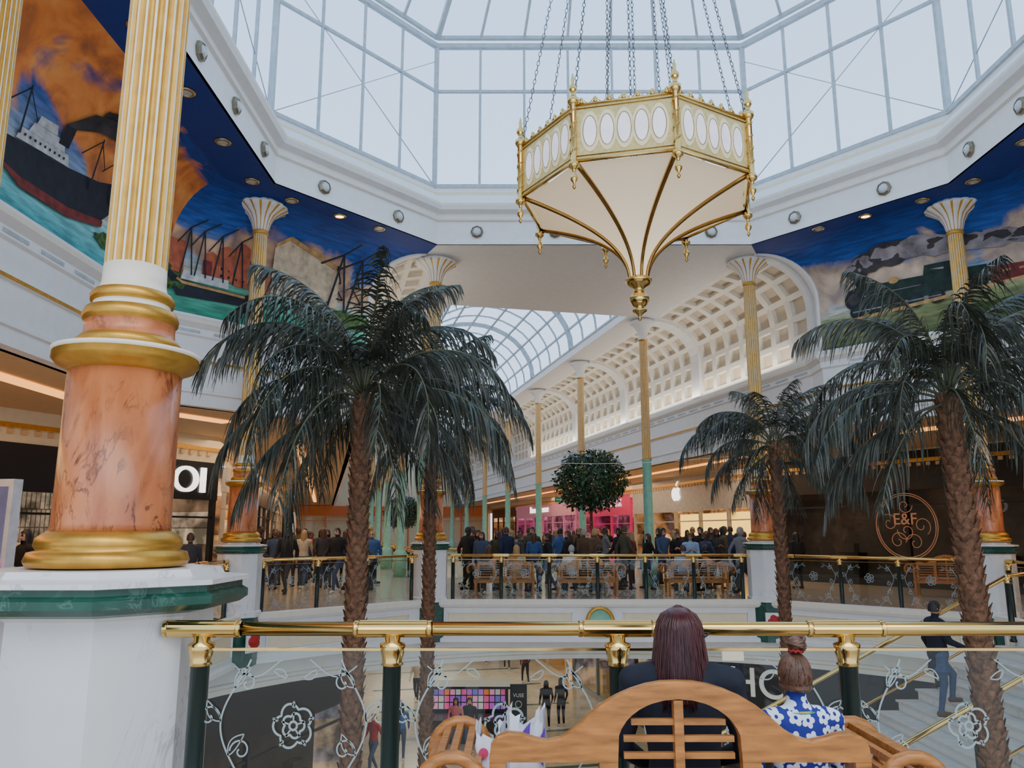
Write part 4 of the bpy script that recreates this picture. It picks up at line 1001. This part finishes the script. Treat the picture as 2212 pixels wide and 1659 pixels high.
mb=MB(); mb.box((0,0,.5),(4.2,1.6,1.0),0); mb.box((0,0,1.03),(4.3,1.7,.06),0); mb.box((0,1.2,1.2),(4.2,.3,2.4),0); mb.box((0,.6,2.45),(4.4,1.8,.12),0)
for s in (-2,2): mb.box((s,-.1,1.7),(.1,.1,1.4),0)
part('body',mb,[black],e)
cols=[(.8,.2,.04),(.45,.1,.6),(.8,.3,.5),(.15,.15,.5),(.5,.5,.5),(.45,.1,.6),(.8,.1,.3)]
mb=MB(); mm=[]
for i,c in enumerate(cols): mm.append(M('kiosk_light%d'%i,c,.4,emit=.55,ecol=c))
for i in range(14):
    for j in range(3): mb.box((-1.85+i*.285,1.02,1.35+j*.34),(.24,.05,.28),(i*2+j//2)%7)
part('display',mb,mm,e)
e=thing('advert_stand',(.23,29.5,ZG),'black freestanding advert stand with white lettering','sign stand',sc=.85)
whd=M('white_print',(.6,.6,.6),.5,emit=.1)
mb=MB(); mb.box((0,0,1.1),(.7,.15,2.2),0); part('panel',mb,[black],e); text_part('VUSE',.2,whd,e,(0,-.09,1.75)); 
mb=MB(); mb.tube([(.13*math.cos(q/24*2*pi),-.09,1.4+.13*math.sin(q/24*2*pi)) for q in range(24)],.014,5,0,closed=True); part('emblem',mb,[whd],e)
# ------------------------------------------------------------------ bench
def bench_build(loc,rz,label):
    e=thing('bench',loc,label,'bench','scroll-backed wooden benches',rz)
    hp=[(0,1.09),(.06,1.088),(.12,1.078),(.18,1.06),(.24,1.035),(.30,1.0),(.35,.96),(.40,.915),(.45,.885),(.50,.875),(.55,.885),(.60,.90),(.65,.905),(.69,.89),(.715,.86),(.72,.81)]
    outer=[(-x,z) for x,z in hp[::-1]]+hp[1:]
    mb=MB()
    def low(x):
        x=abs(x)
        if x<.235: return .86+.165*math.sqrt(max(0,1-(x/.235)**2))
        return .80
    xs=sorted(set([x for x,_ in outer]+[-.235,.235,-.22,.22,-.2,.2,-.15,.15,-.1,.1,-.05,.05,.23,-.23]))
    def topz(x):
        x=abs(x)
        for (a,za),(b,zb_) in zip(hp,hp[1:]):
            if a<=x<=b: return za+(zb_-za)*(x-a)/(b-a)
        return .81
    vs=[];fs=[]
    for x in xs:
        lo,tp=low(x),topz(x)
        vs+= [(x,-.025,lo),(x,-.025,tp-.008),(x,-.017,tp),(x,.017,tp),(x,.025,tp-.008),(x,.025,lo)]
    n=len(xs)
    for i in range(n-1):
        for k in range(6): fs.append((6*i+k,6*i+6+k,6*i+6+(k+1)%6,6*i+(k+1)%6))
    fs+=[(0,1,2,3,4,5),tuple(range(6*n-1,6*n-7,-1))]
    mb.add(vs,fs,0)
    part('back_top_rail',mb,[wood],e)
    mb=MB()
    for x,zt_,w_ in ((0,1.02,.035),(-.27,.82,.07),(.27,.82,.07),(-.69,.82,.06),(.69,.82,.06)): mb.box((x,0,(zt_+.42)/2),(w_,.045,zt_-.42),0)
    mb.box((0,0,.5),(1.42,.04,.05),0)
    for k,z in enumerate((.94,.88,.82,.76,.70,.64,.58)):
        w_=.42 if z<.9 else .36; mb.box((0,0,z),(w_,.022,.022),0)
        if z<.78:
            for s in (-1,1): mb.box((s*.48,0,z),(.36,.022,.022),0)
    part('backrest_slats',mb,[wood],e)
    mb=MB()
    for k in range(7): mb.box((0,.05+k*.072,.435),(1.62,.055,.025),0)
    mb.box((0,.5,.39),(1.62,.03,.08),0); mb.box((0,.02,.39),(1.62,.03,.08),0)
    part('seat',mb,[wood],e)
    for s in (-1,1):
        mb=MB(); cx=s*.86
        for k in range(9):
            a=math.radians(-30+k*30); x=cx+s*.105*math.cos(a); z=.71+.105*math.sin(a)
            mb.tube([(x,-.06,z),(x,.52,z)],.02,4,0,smooth=False)
        for y in (-.06,.5):
            mb.tube([(cx+s*.12*math.cos(math.radians(a)),y,.71+.12*math.sin(math.radians(a))) for a in range(-60,241,20)],.026,6,0)
            mb.box((s*.76,y,.62),(.05,.05,.32),0)
        part('armrest',mb,[wood],e)
    for s in (-1,1):
        for y in (.0,.5):
            mb=MB(); mb.box((0,0,.22),(.06,.06,.44),0); part('leg',mb,[wood],e,(s*.76,y,0))
    return e
bench=bench_build((.635,3.2,0),0,'golden teak bench with arched scroll back and rolled arms')
for (x,y,rz) in ((-.2,21.3,0),(4.9,21.3,0),(11.2,20.8,math.radians(-35)),(2.0,21.3,0)): dup(bench,(x,y,0),rz,'teak bench with scroll back beside the far balustrade')
# ------------------------------------------------------------------ people
def capsule(mb,a,b,ra,rb,n=10):
    a=Vector(a);b=Vector(b);d=(b-a); L=d.length; d=d.normalized() if L>1e-6 else Vector((0,0,1))
    up=Vector((0,0,1)) if abs(d.z)<.9 else Vector((1,0,0)); u=d.cross(up).normalized();w_=d.cross(u)
    rings=[]
    for k in range(5): q=-pi/2+k*pi/8; rings.append((a+d*ra*math.sin(q),max(ra*math.cos(q),1e-4)))
    for k in range(5): q=k*pi/8; rings.append((b+d*rb*math.sin(q),max(rb*math.cos(q),1e-4)))
    vs=[];fs=[]
    for c,r in rings:
        for j in range(n): t=2*pi*j/n; vs.append(c+u*r*math.cos(t)+w_*r*math.sin(t))
    for i in range(len(rings)-1):
        for j in range(n): fs.append((i*n+j,i*n+(j+1)%n,(i+1)*n+(j+1)%n,(i+1)*n+j))
    fs.append(tuple(range(n-1,-1,-1)));fs.append(tuple((len(rings)-1)*n+j for j in range(n)))
    mb.add(vs,fs)
bodyph=M('fabric_default',(.1,.1,.1),.8)
def body(kind,female=False,coat=False,vox=.017):
    sit=kind.startswith('sit'); dz=-.40 if sit else 0; hd=-.06 if kind=='sit_low' else 0
    if kind=='sit_low': vox=.013
    V=Vector
    mb=MB()
    secs=[(.83,.13,.10),(.90,.165,.12),(.98,.16,.115),(1.08,.138,.105),(1.2,.158,.112),(1.32,.178,.112),(1.40,.165,.095),(1.45,.10,.075),(1.48,.06,.06)]
    if female: secs=[(z,rx*(.93 if z>1.15 else 1.0),ry) for z,rx,ry in secs]
    if coat: secs=[(z,rx*1.12+.01,ry*1.15+.01) if z<1.42 else (z,rx,ry) for z,rx,ry in secs]
    if coat and not sit: secs=[(.66,.20,.15),(.74,.195,.145)]+secs
    n=18;vs=[];fs=[]
    for (z,rx,ry) in secs:
        for j in range(n): a=2*pi*j/n; vs.append((rx*math.cos(a),ry*math.sin(a),z+dz))
    for i in range(len(secs)-1):
        for j in range(n): fs.append((i*n+j,i*n+(j+1)%n,(i+1)*n+(j+1)%n,(i+1)*n+j))
    fs.append(tuple(range(n-1,-1,-1)));fs.append(tuple((len(secs)-1)*n+j for j in range(n)))
    mb.add(vs,fs)
    lab=[((0,0,.98+dz if not coat else .8+dz),(0,0,1.40+dz),.14,.15,1)]
    if not coat: lab.append(((0,0,.86+dz),(0,0,.9+dz),.15,.15,2))
    def cap(a,b,ra,rb,m): capsule(mb,a,b,ra,rb); lab.append((tuple(a),tuple(b),ra,rb,m))
    cap((0,0,1.44+dz),(0,.012,1.53+dz+hd),.056,.052,0)
    hc=V((0,.02,1.615+dz+hd))
    mb.ell(hc,(.074,.092,.108),16,12); lab.append((tuple(hc-V((0,0,.03))),tuple(hc+V((0,0,.03))),.078,.078,0))
    mb.ell(hc+V((0,.028,-.06)),(.052,.058,.055),12,8)
    cap(hc+V((0,.088,-.0)),hc+V((0,.108,-.028)),.009,.014,0)
    for s in (-1,1):
        mb.ell(hc+V((s*.076,0,-.01)),(.012,.02,.03),8,6)
        e_=hc+V((s*.03,.083,.012)); cap(e_,e_+V((0,.002,0)),.011,.011,4)
    l_=hc+V((0,.083,-.062)); cap(l_-V((.016,0,0)),l_+V((.016,0,0)),.009,.009,5)
    k=1.25 if coat else 1.0
    if kind in('stand','walk','stride'):
        sw={'stand':0,'walk':.22,'stride':.34}[kind]
        arms={-1:((-.19,0,1.39),(-.245,-.03-sw*.4,1.13),(-.25,.06-sw*.7,.90)),1:((.19,0,1.39),(.245,-.03+sw*.4,1.13),(.24,.08+sw*.9,.92))}
        legs={-1:((-.09,0,.88),(-.10,.04+sw*.8,.49),(-.10,sw*1.05,.09)),1:((.09,0,.88),(.10,.03-sw*.35,.48),(.10,-sw*1.15,.09+.12*sw))}
    elif kind=='climb':
        arms={-1:((-.19,0,1.39),(-.25,-.06,1.13),(-.26,.04,.92)),1:((.19,0,1.39),(.25,.06,1.14),(.27,.28,1.05))}
        legs={-1:((-.09,0,.88),(-.10,.26,.60),(-.10,.22,.26)),1:((.09,0,.88),(.10,.0,.48),(.10,-.08,.09))}
    elif kind=='phone':
        arms={-1:((-.19,0,1.39),(-.23,.03,1.12),(-.10,.25,1.18)),1:((.19,0,1.39),(.23,.02,1.12),(.07,.26,1.20))}
        legs={-1:((-.09,0,.88),(-.12,.02,.49),(-.13,0,.09)),1:((.09,0,.88),(.11,.04,.48),(.12,.02,.09))}
    else:
        arms={-1:((-.19,0,1.39+dz),(-.24,.04,1.13+dz),(-.12,.27,1.0+dz)),1:((.19,0,1.39+dz),(.24,.04,1.13+dz),(.12,.29,1.02+dz))}
        legs={-1:((-.09,.03,.93+dz),(-.13,.44,.53),(-.12,.44,.09)),1:((.09,.03,.93+dz),(.13,.45,.53),(.12,.50,.09))}
    for s in (-1,1):
        a,b,c=[V(x) for x in arms[s]]
        cap(V((s*.10,0,1.40+dz)),a,.07*k,.062*k,1); cap(a,b,.056*k,.045*k,1); cap(b,c,.044*k,.032*k,1)
        d=(c-b).normalized(); inn_=V((-s,0,0)); f=(d*.6+V((0,.35,-.3))*.4).normalized() if kind!='phone' and not sit else (d+V((0,.0,.2))).normalized()
        palm_=c+f*.06; cap(c,palm_,.027,.031,0)
        sd=f.cross(inn_).normalized()
        for q in range(4):
            base=palm_+sd*(-.027+.018*q)+f*.015; m1=base+f*(.034-.004*abs(q-1.5)); tip=m1+(f*.6+inn_*.7).normalized()*(.03-.004*abs(q-1.5))
            cap(base,m1,.0095,.009,0); cap(m1,tip,.009,.008,0)
        tb=c+f*.03-sd*.03; cap(tb,tb+(f*.6-sd*.5+inn_*.4).normalized()*.05,.011,.009,0)
        h,kn,an=[V(x) for x in legs[s]]
        cap(h,kn,.092,.062,2); cap(kn,an,.058,.042,2)
        tx=V((s*.02,.14,-.045)); cap(an+V((0,-.03,-.04)),an+tx,.045,.036,3)
    me=mb.mesh('b',[]); ob=bpy.data.objects.new('b',me); COL.objects.link(ob)
    r=ob.modifiers.new('r','REMESH'); r.mode='VOXEL'; r.voxel_size=vox
    sm=ob.modifiers.new('s','SMOOTH'); sm.factor=.5; sm.iterations=3
    dg=bpy.context.evaluated_depsgraph_get(); dg.update(); out=bpy.data.meshes.new_from_object(ob.evaluated_get(dg)); bpy.data.objects.remove(ob)
    nP=len(out.polygons); cen=np.zeros(nP*3); out.polygons.foreach_get('center',cen); cen=cen.reshape(-1,3)
    best=np.full(nP,1e9); idx=np.zeros(nP,dtype=np.int32)
    for (a,b,ra,rb,m) in lab:
        a=np.array(a);b=np.array(b);ab=b-a;t=np.clip(((cen-a)@ab)/max(ab@ab,1e-9),0,1); dd=np.linalg.norm(cen-(a+t[:,None]*ab),axis=1)-(ra+(rb-ra)*t)
        if m in(4,5): dd=dd-.004
        u=dd<best; best[u]=dd[u]; idx[u]=m
    out.materials.clear()
    for q in range(6): out.materials.append(bodyph)
    out.polygons.foreach_set('material_index',idx); out.polygons.foreach_set('use_smooth',[True]*nP); out.update(); out.name='body'
    return out,hc
def hair_mesh(rx=.083,ry=.103,rz=.12,length=.05,strand=.0,flare=1.0,n=48,front=.045,rows=26,seed=1):
    mb=MB(); vs=[];fs=[]
    for j in range(n):
        a=2*pi*j/n; fy=math.sin(a)
        face=max(0,min(1,(fy-.25)/.35))
        zend=-length*(1-face)+face*front
        for i in range(rows):
            t=i/(rows-1); z=rz-(rz-zend)*t*1.0
            if z>0: rr=math.sqrt(max(0,1-(z/rz)**2))
            else: rr=1+(flare-1)*min(1,-z/.2)
            rr=max(rr,.02); s=1+strand*math.sin(j*2.4+math.sin(z*20))*min(1,t*2)
            if i==rows-1: s*=.9
            vs.append((rx*rr*s*math.cos(a),ry*rr*s*math.sin(a)-.005,z))
    for j in range(n):
        k=(j+1)%n
        for i in range(rows-1): fs.append((j*rows+i,j*rows+i+1,k*rows+i+1,k*rows+i))
    mb.add(vs,fs,0,True); return mb
hairS=hair_mesh().mesh('hair',[bodyph]); hairL=hair_mesh(rx=.09,ry=.108,length=.26,strand=.03,flare=1.05).mesh('hair',[bodyph])
BM={}
def get_body(kind,fem,coat):
    k=(kind,fem,coat)
    if k not in BM: BM[k]=body(kind,fem,coat)
    return BM[k]
skins=[M('skin_light',(.60,.34,.23),.5),M('skin_tan',(.40,.21,.12),.5),M('skin_brown',(.17,.08,.045),.5)]
lip=M('lip',(.4,.15,.12),.5); eye=M('eye_dark',(.02,.015,.01),.3)
hairc={'black':M('hair_black',(.010,.008,.007),.5),'brown':M('hair_brown',(.06,.028,.015),.5),'blond':M('hair_blond',(.36,.22,.09),.5),'grey':M('hair_grey',(.30,.29,.28),.6),'red':M('hair_auburn',(.06,.01,.008),.35)}
fab={n:M('fabric_'+n,c,.85,noise=.2,ns=20) for n,c in dict(black=(.010,.010,.012),navy=(.015,.022,.06),darknavy=(.006,.008,.018),grey=(.18,.19,.21),white=(.60,.60,.58),cream=(.50,.42,.30),maroon=(.12,.02,.022),blue=(.04,.10,.28),denim=(.04,.065,.13),olive=(.06,.06,.035),brown=(.10,.055,.03),pink=(.45,.16,.20),lblue=(.28,.40,.58),red=(.32,.02,.02),darkgrey=(.04,.04,.045)).items()}
placed=[]
def person(x,y,z,rz,kind='stand',fem=False,coat=False,top='black',bot='black',shoe='black',hair='brown',long_=False,skin=0,sc=1.0,label=None,group='shoppers'):
    placed.append((x,y,z))
    me,hc=get_body(kind,fem,coat)
    o=bpy.data.objects.new('person',me); link(o); o.location=(x,y,z); o.rotation_euler=(0,0,rz); o.scale=(sc,sc,sc)
    mats=[skins[skin],fab[top],fab[bot],fab[shoe],eye,lip]
    for i,m in enumerate(mats): o.material_slots[i].link='OBJECT'; o.material_slots[i].material=m
    verb={'stand':'standing','walk':'walking','stride':'striding','phone':'holding hands up','sit':'seated','sit_low':'seated','climb':'climbing'}[kind]
    if label is None: label='person %s, %s %s, %s trousers, %s hair'%(verb,top,'coat' if coat else 'top',bot,hair)
    tag(o,label,'person',group)
    h=bpy.data.objects.new('hair',hairL if long_ else hairS); link(h,o); h.location=hc
    h.material_slots[0].link='OBJECT'; h.material_slots[0].material=hairc[hair]
    return o
def bx(u,Y): return (u-1106)/1738*Y
rp=random.Random(21)
tops=['black','black','navy','grey','black','maroon','olive','denim','brown','darkgrey','black','black','blue','darkgrey']
PL=[(562,30,'walk',.2,'navy','black','brown'),(592,24.5,'walk',3.3,'black','denim','black'),(620,22.3,'walk',3.0,'black','darkgrey','black'),(655,24,'stride',.1,'cream','denim','blond'),(672,29,'walk',2.8,'red','black','brown'),(697,23.6,'walk',.3,'darkgrey','black','brown'),(728,22.6,'walk',2.7,'black','denim','black'),(745,27,'walk',.2,'navy','black','brown'),
(1032,24.3,'phone',3.3,'maroon','black','black'),(1075,26.5,'stand',2.9,'olive','denim','brown'),(1183,23.0,'walk',1.4,'black','denim','black'),(1228,23.5,'walk',1.9,'black','darkgrey','brown'),(1262,24.4,'stand',.5,'brown','black','grey'),(1290,26.5,'stand',3.0,'denim','black','black'),(1338,24.3,'walk',2.0,'black','denim','black'),(1365,25.4,'stand',1.0,'maroon','black','blond'),(1465,23.8,'phone',2.9,'black','black','black'),(1492,22.7,'phone',3.0,'lblue','denim','brown'),(1515,24.8,'stand',2.2,'black','black','black'),(1548,24.0,'phone',3.3,'darkgrey','black','brown'),(1600,22.0,'stride',-1.2,'grey','darkgrey','grey'),(1640,24.5,'stand',2.6,'black','black','black'),
(410,16.6,'walk',.6,'darkgrey','black','brown'),(55,14.4,'walk',2.6,'black','black','black'),(22,15.2,'walk',.2,'cream','denim','blond'),(1722,24.2,'stand',.3,'black','black','black')]
for i,(u,Y,k,rz,t,b,h) in enumerate(PL):
    person(bx(u,Y),Y,0,rz,k,i%2==1,t in('black','navy','olive','brown') and k!='phone',t,b,'black' if i%3 else 'white',h,i%2==1 or u in(1032,),[0,0,1,0,2][i%5],rp.uniform(.95,1.06))
def free(x,y,d=.75): return all(abs(p[2])>.5 or math.hypot(p[0]-x,p[1]-y)>d for p in placed)
cnt=0;tries=0
while cnt<74 and tries<1500:
    tries+=1
    if cnt<42:
        Y=rp.uniform(22.7,26.7); x=bx(rp.uniform(985,1660) if cnt%4 else rp.uniform(560,830),Y)
    else:
        Lq=rp.uniform(8,36); x,y_=Q(rp.choice((-1,1,1))*rp.uniform(4.5,8.3),Lq); Y=y_
    if not free(x,Y) or math.hypot(x-2.5,Y-25)<.8: continue
    if any(math.hypot(x-Q(3.65*s,5.5+6.75*k)[0],Y-Q(3.65*s,5.5+6.75*k)[1])<.6 for s in (1,-1) for k in range(4)): continue
    cnt+=1
    person(x,Y,0,rp.uniform(0,6.28),rp.choice(['stand','walk','walk','phone','stride']),rp.random()<.5,rp.random()<.4,rp.choice(tops),rp.choice(['black','denim','darkgrey','black']),'black',rp.choice(['black','brown','brown','blond','black']),rp.random()<.45,rp.choice([0,0,0,1,2]),rp.uniform(.94,1.08))
for (x,rz,t,b,h) in ((-.62,0,'black','denim','brown'),(.12,0,'cream','cream','blond'),(1.6,0,'white','denim','grey'),(2.35,0,'black','lblue','black'),(4.6,0,'lblue','denim','brown'),(5.2,0,'black','black','black')):
    person(x,21.62,.0,rz,'sit',x<1,False,t,b,'white',h,x<1,0,1.0)
for (u,Y,k,rz,t,h,fem) in ((1180,31,'stand',.3,'black','black',True),(1212,31.5,'stand',.4,'darkgrey','black',True),(1048,46,'walk',3,'grey','brown',False),(1095,44,'walk',.1,'navy','brown',False),(810,25.5,'walk',2.5,'red','brown',False),(868,27,'walk',.1,'blue','black',True),(985,27.9,'stand',3.0,'pink','brown',True),(1015,27.9,'stand',2.8,'black','black',False),(1560,27,'stand',2.5,'brown','brown',True),(1135,40,'walk',.2,'maroon','black',True),(900,36,'walk',3,'cream','blond',True)):
    person((u-1106)/1795*Y,Y,ZG,rz,k,fem,False,t,'denim' if Y<30 else 'black','white',h,fem,0,1.0)
o=person(6.36,12.3,-rise*6,-pi/2,'climb',False,True,'darknavy','denim','brown','black',False,1,.95,'person climbing the stairs in a dark navy blazer, back turned')
# seated woman
o=person(.71,3.47,0,-.12,'sit_low',True,False,'darknavy','black','black','red',False,0,1.05,'person seated on bench, long dark auburn hair, dark navy top',group='people on the near bench')
for c in list(o.children): bpy.data.objects.remove(c)
hairR=M('hair_auburn_long',(.050,.007,.007),.30,noise=.5,ns=14,stretch=(1,1,.12))
HC=(0,.02,1.155)
hm=hair_mesh(rx=.094,ry=.110,rz=.124,length=.24,strand=.008,flare=1.25,n=120,rows=50,front=.05)
rs=random.Random(4)
def hstrand(mb,az,L,rx,ry,rz,flare,th):
    pts=[];ph=rs.uniform(0,6.28);am=rs.uniform(.001,.004); up=rs.uniform(0,.004)
    for k in range(15):
        t=k/14; z=rz-(rz+L)*t**.9
        rr=math.sqrt(max(0,1-(max(z,0)/rz)**2)) if z>0 else 1+(flare-1)*min(1,-z/.2)
        rr=max(rr,.04); a=az+am*8*math.sin(t*5+ph)
        pts.append(((rx+up)*rr*math.cos(a)+am*math.sin(t*9+ph),(ry+up)*rr*math.sin(a)-.005,z+up*.5))
    mb.tube(pts,[th*(1-.6*(k/14)) for k in range(15)],4,0)
for q in range(420):
    az=rs.uniform(math.radians(150),math.radians(390))
    hstrand(hm,az,rs.uniform(.20,.27),.093,.109,.124,1.26,rs.uniform(.0015,.0035))
h=part('hair',hm,[hairR],o,HC); h.rotation_euler=(0,0,-.35)
mb=MB()
for s in (-1,1):
    mb.tube([(s*.03+.028*math.cos(2*pi*k/16),.112,1.165+.022*math.sin(2*pi*k/16)) for k in range(16)],.004,5,0,closed=True)
    mb.tube([(s*.06,.108,1.168),(s*.10,.08,1.168),(s*.102,.0,1.165)],.004,5,0)
part('glasses',mb,[black],o).rotation_euler=(0,0,-.35)
def floral():
    m,n,b=nt('floral_dress'); b.inputs['Roughness'].default_value=.8
    tc=n.nodes.new('ShaderNodeTexCoord'); sp=n.nodes.new('ShaderNodeSeparateXYZ'); n.links.new(tc.outputs['Object'],sp.inputs[0])
    cb=n.nodes.new('ShaderNodeCombineXYZ'); n.links.new(sp.outputs[0],cb.inputs[0]); n.links.new(sp.outputs[2],cb.inputs[1])
    sc=n.nodes.new('ShaderNodeVectorMath'); sc.operation='SCALE'; sc.inputs['Scale'].default_value=12; n.links.new(cb.outputs[0],sc.inputs[0])
    vo=n.nodes.new('ShaderNodeTexVoronoi'); vo.voronoi_dimensions='2D'; vo.inputs['Scale'].default_value=1; vo.inputs['Randomness'].default_value=.45; n.links.new(sc.outputs[0],vo.inputs['Vector'])
    sub=n.nodes.new('ShaderNodeVectorMath'); sub.operation='SUBTRACT'; n.links.new(sc.outputs[0],sub.inputs[0]); n.links.new(vo.outputs['Position'],sub.inputs[1])
    s2=n.nodes.new('ShaderNodeSeparateXYZ'); n.links.new(sub.outputs[0],s2.inputs[0])
    def mt(op,a,c=None):
        q=n.nodes.new('ShaderNodeMath'); q.operation=op
        for i,x in enumerate((a,c)):
            if x is None: continue
            if isinstance(x,(int,float)): q.inputs[i].default_value=x
            else: n.links.new(x,q.inputs[i])
        return q.outputs[0]
    ang=mt('ARCTAN2',s2.outputs[1],s2.outputs[0]); pet=mt('ABSOLUTE',mt('COSINE',mt('MULTIPLY',ang,2.5)))
    rad=mt('ADD',mt('MULTIPLY',pet,.17),.29)
    f=mt('LESS_THAN',vo.outputs['Distance'],rad); c0=mt('GREATER_THAN',vo.outputs['Distance'],.11); f=mt('MULTIPLY',f,c0)
    mx=n.nodes.new('ShaderNodeMix'); mx.data_type='RGBA'; n.links.new(f,mx.inputs[0]); mx.inputs[6].default_value=(.012,.02,.22,1); mx.inputs[7].default_value=(.72,.76,.85,1)
    n.links.new(mx.outputs[2],b.inputs['Base Color']); return m
o=person(1.19,3.47,.09,.15,'sit',True,False,'blue','blue','white','brown',False,0,.80,'child seated on bench in blue and white floral dress, hair bun',group='people on the near bench')
fl=floral()
for i in (1,2): o.material_slots[i].material=fl
for c in list(o.children): bpy.data.objects.remove(c)
hm=hair_mesh(rx=.080,ry=.100,rz=.117,length=.07,strand=.0,n=80,rows=30,front=.04)
hcb=M('hair_reddish_brown',(.11,.05,.027),.34,noise=.5,ns=30)
bun=Vector((0,-.035,.128))
for q in range(300):
    az=rs.uniform(math.radians(165),math.radians(375)); z0=rs.uniform(-.10,.02) if rs.random()<.8 else rs.uniform(.02,.08)
    d0=Vector((math.cos(az),math.sin(az),z0/.12)).normalized(); d1=Vector((bun.x/.08,bun.y/.10,bun.z/.118)).normalized()
    pts=[]
    for k in range(9):
        t=k/8; d=(d0*(1-t)+d1*t).normalized(); u_=1.02+.012*math.sin(q); pts.append((d.x*.081*u_,d.y*.101*u_-.005,d.z*.119*u_))
    hm.tube(pts,[.003*(1-.3*t/8) for t in range(9)],4,0)
h=part('hair',hm,[hcb],o,(0,.02,1.215))
mb=MB(); bc=Vector((0,-.02,1.378))
mb.ell(bc,(.046,.046,.038),16,10)
for q in range(26):
    ax=rs.uniform(0,6.28); tl=rs.uniform(-.5,.5); rr=rs.uniform(.042,.052)
    mb.tube([bc+Vector((rr*math.cos(t*.42+ax)*math.cos(tl),rr*math.sin(t*.42+ax),rr*.85*math.cos(t*.42+ax)*math.sin(tl)+tl*.03)) for t in range(12)],.0065,5,0)
part('hair_bun',mb,[hcb],o)
mb=MB(); mb.tube([(.032*math.cos(2*pi*k/18),-.018+.032*math.sin(2*pi*k/18),1.343+.005*math.sin(k*3)) for k in range(18)],.009,7,0,closed=True)
part('hair_tie',mb,[fab['red']],o)
mb=MB()
for i,c in enumerate(range(3)): mb.tube([((.080+.006*i)*math.cos(2*pi*k/24),.005+(.072+.006*i)*math.sin(2*pi*k/24),1.052-.005*i) for k in range(24)],.0035,6,i,closed=True)
part('collar',mb,[fab['red'],M('collar_yellow',(.7,.5,.05),.8),M('collar_green',(.05,.4,.2),.8)],o)
def bag(loc,w_,d,h,mats,label,rz,seed):
    rnd=random.Random(seed); mb=MB(); n=32;rows=14;vs=[];fs=[]
    fold=[rnd.uniform(-1,1) for _ in range(n)]
    for i in range(rows):
        t=i/(rows-1)
        for j in range(n):
            a=2*pi*j/n; ex=.6; cx=math.copysign(abs(math.cos(a))**ex,math.cos(a));cy=math.copysign(abs(math.sin(a))**ex,math.sin(a))
            q=.014*fold[j]*t+rnd.uniform(-.004,.004)
            vs.append((w_/2*cx*(1-.15*t)+q,d/2*cy*(1-.7*t)+q,h*t+(.035*math.sin(2*a+1)+.02*fold[(j*3)%n])*t*t))
    for i in range(rows-1):
        for j in range(n): fs.append((i*n+j,i*n+(j+1)%n,(i+1)*n+(j+1)%n,(i+1)*n+j))
    fs.append(tuple(range(n-1,-1,-1))); mb.add(vs,fs,0,True)
    e=thing('shopping_bag',loc,label,'shopping bag',rz=rz)
    part('body',mb,[mats[0]],e)
    pr=MB()
    for (poly) in mats[2]: 
        pr.ext(poly,(0,-d/2-.006,0),(1,0,0),(0,.07,1),.002)
    part('print',pr,[mats[1]],e); return e
wb=M('bag_white_plastic',(.78,.78,.84),.3); pur=M('print_purple',(.10,.03,.34),.5); rd=M('print_pink_red',(.6,.05,.15),.5)
bag((.06,3.42,.45),.17,.14,.47,(wb,pur,[[(-.07,.36),(.01,.45),(.0,.33)],[(.02,.34),(.07,.43),(.06,.28)],[(-.05,.24),(.01,.28),(-.03,.19)],[(.03,.2),(.07,.24),(.06,.14)]]),'white plastic carrier bag with purple print',.1,1)
b2=bag((-.09,3.42,.45),.12,.12,.41,(wb,rd,[blob(-.02,.33,.02,.02,12,0),[(-.05,.2),(-.035,.2),(-.035,.29),(-.05,.29)],[(-.05,.2),(.0,.2),(.0,.215),(-.05,.215)],[(.01,.25),(.045,.34),(.03,.23)]]),'white carrier bag with red print',-.1,2)
mb=MB(); mb.tube([(-2.0+8.2*k/20,19.75,3.6-.25*math.sin(pi*k/20)) for k in range(21)],.008,4,0)
single('cable',mb,[greyl],'thin hanging cable strung between two columns','cable')
# ------------------------------------------------------------------ lights
def area(name,loc,sx,sy,en,col,rot=(0,0,0)):
    l=bpy.data.lights.new(name,'AREA'); l.shape='RECTANGLE'; l.size=sx;l.size_y=sy;l.energy=en;l.color=col
    o=bpy.data.objects.new(name,l); link(o); o.location=loc;o.rotation_euler=rot; return o
W_=(1,.60,.30)
area('aisle_lamp',(-9.2,9,4.1),2.5,12,230,W_); area('aisle_lamp',(13,11,4.1),2.5,12,150,W_)
for L in (6,18,32):
    for s in (-1,1):
        p=Q(s*7.6,L); area('aisle_lamp',(p[0],p[1],4.1),3,9,170,(1,.70,.45))
# fill lights added at cornice height to brighten the vaults
ang=math.atan2(-D.x,D.y)
for s in (-1,1):
    p=Q(s*5.35,14); area('vault_fill',(p[0],p[1],6.12),.25,28,230,(1,.92,.80),(pi,0,ang))
area('lower_fill',(-1,23.5,-1.3),6,5,170,(1,.85,.65));  # area fills added to lift the dim ground floor
p=Q(0,20); area('lower_fill',(p[0],p[1],-1.2),6,10,360,(1,.88,.7))
p=Q(0,40); area('lower_fill',(p[0],p[1],-1.2),6,10,260,(1,.88,.7))
area('lower_fill',(8,17,-1.9),3,5,80,(1,.9,.75))
area('rear_fill',(2,-2.5,8.5),12,5,620,(1,.93,.83),(math.radians(38),0,0))  # fill light added behind the camera to brighten the near side
print('VT',SC.view_settings.view_transform,SC.view_settings.look,len(bpy.data.objects))
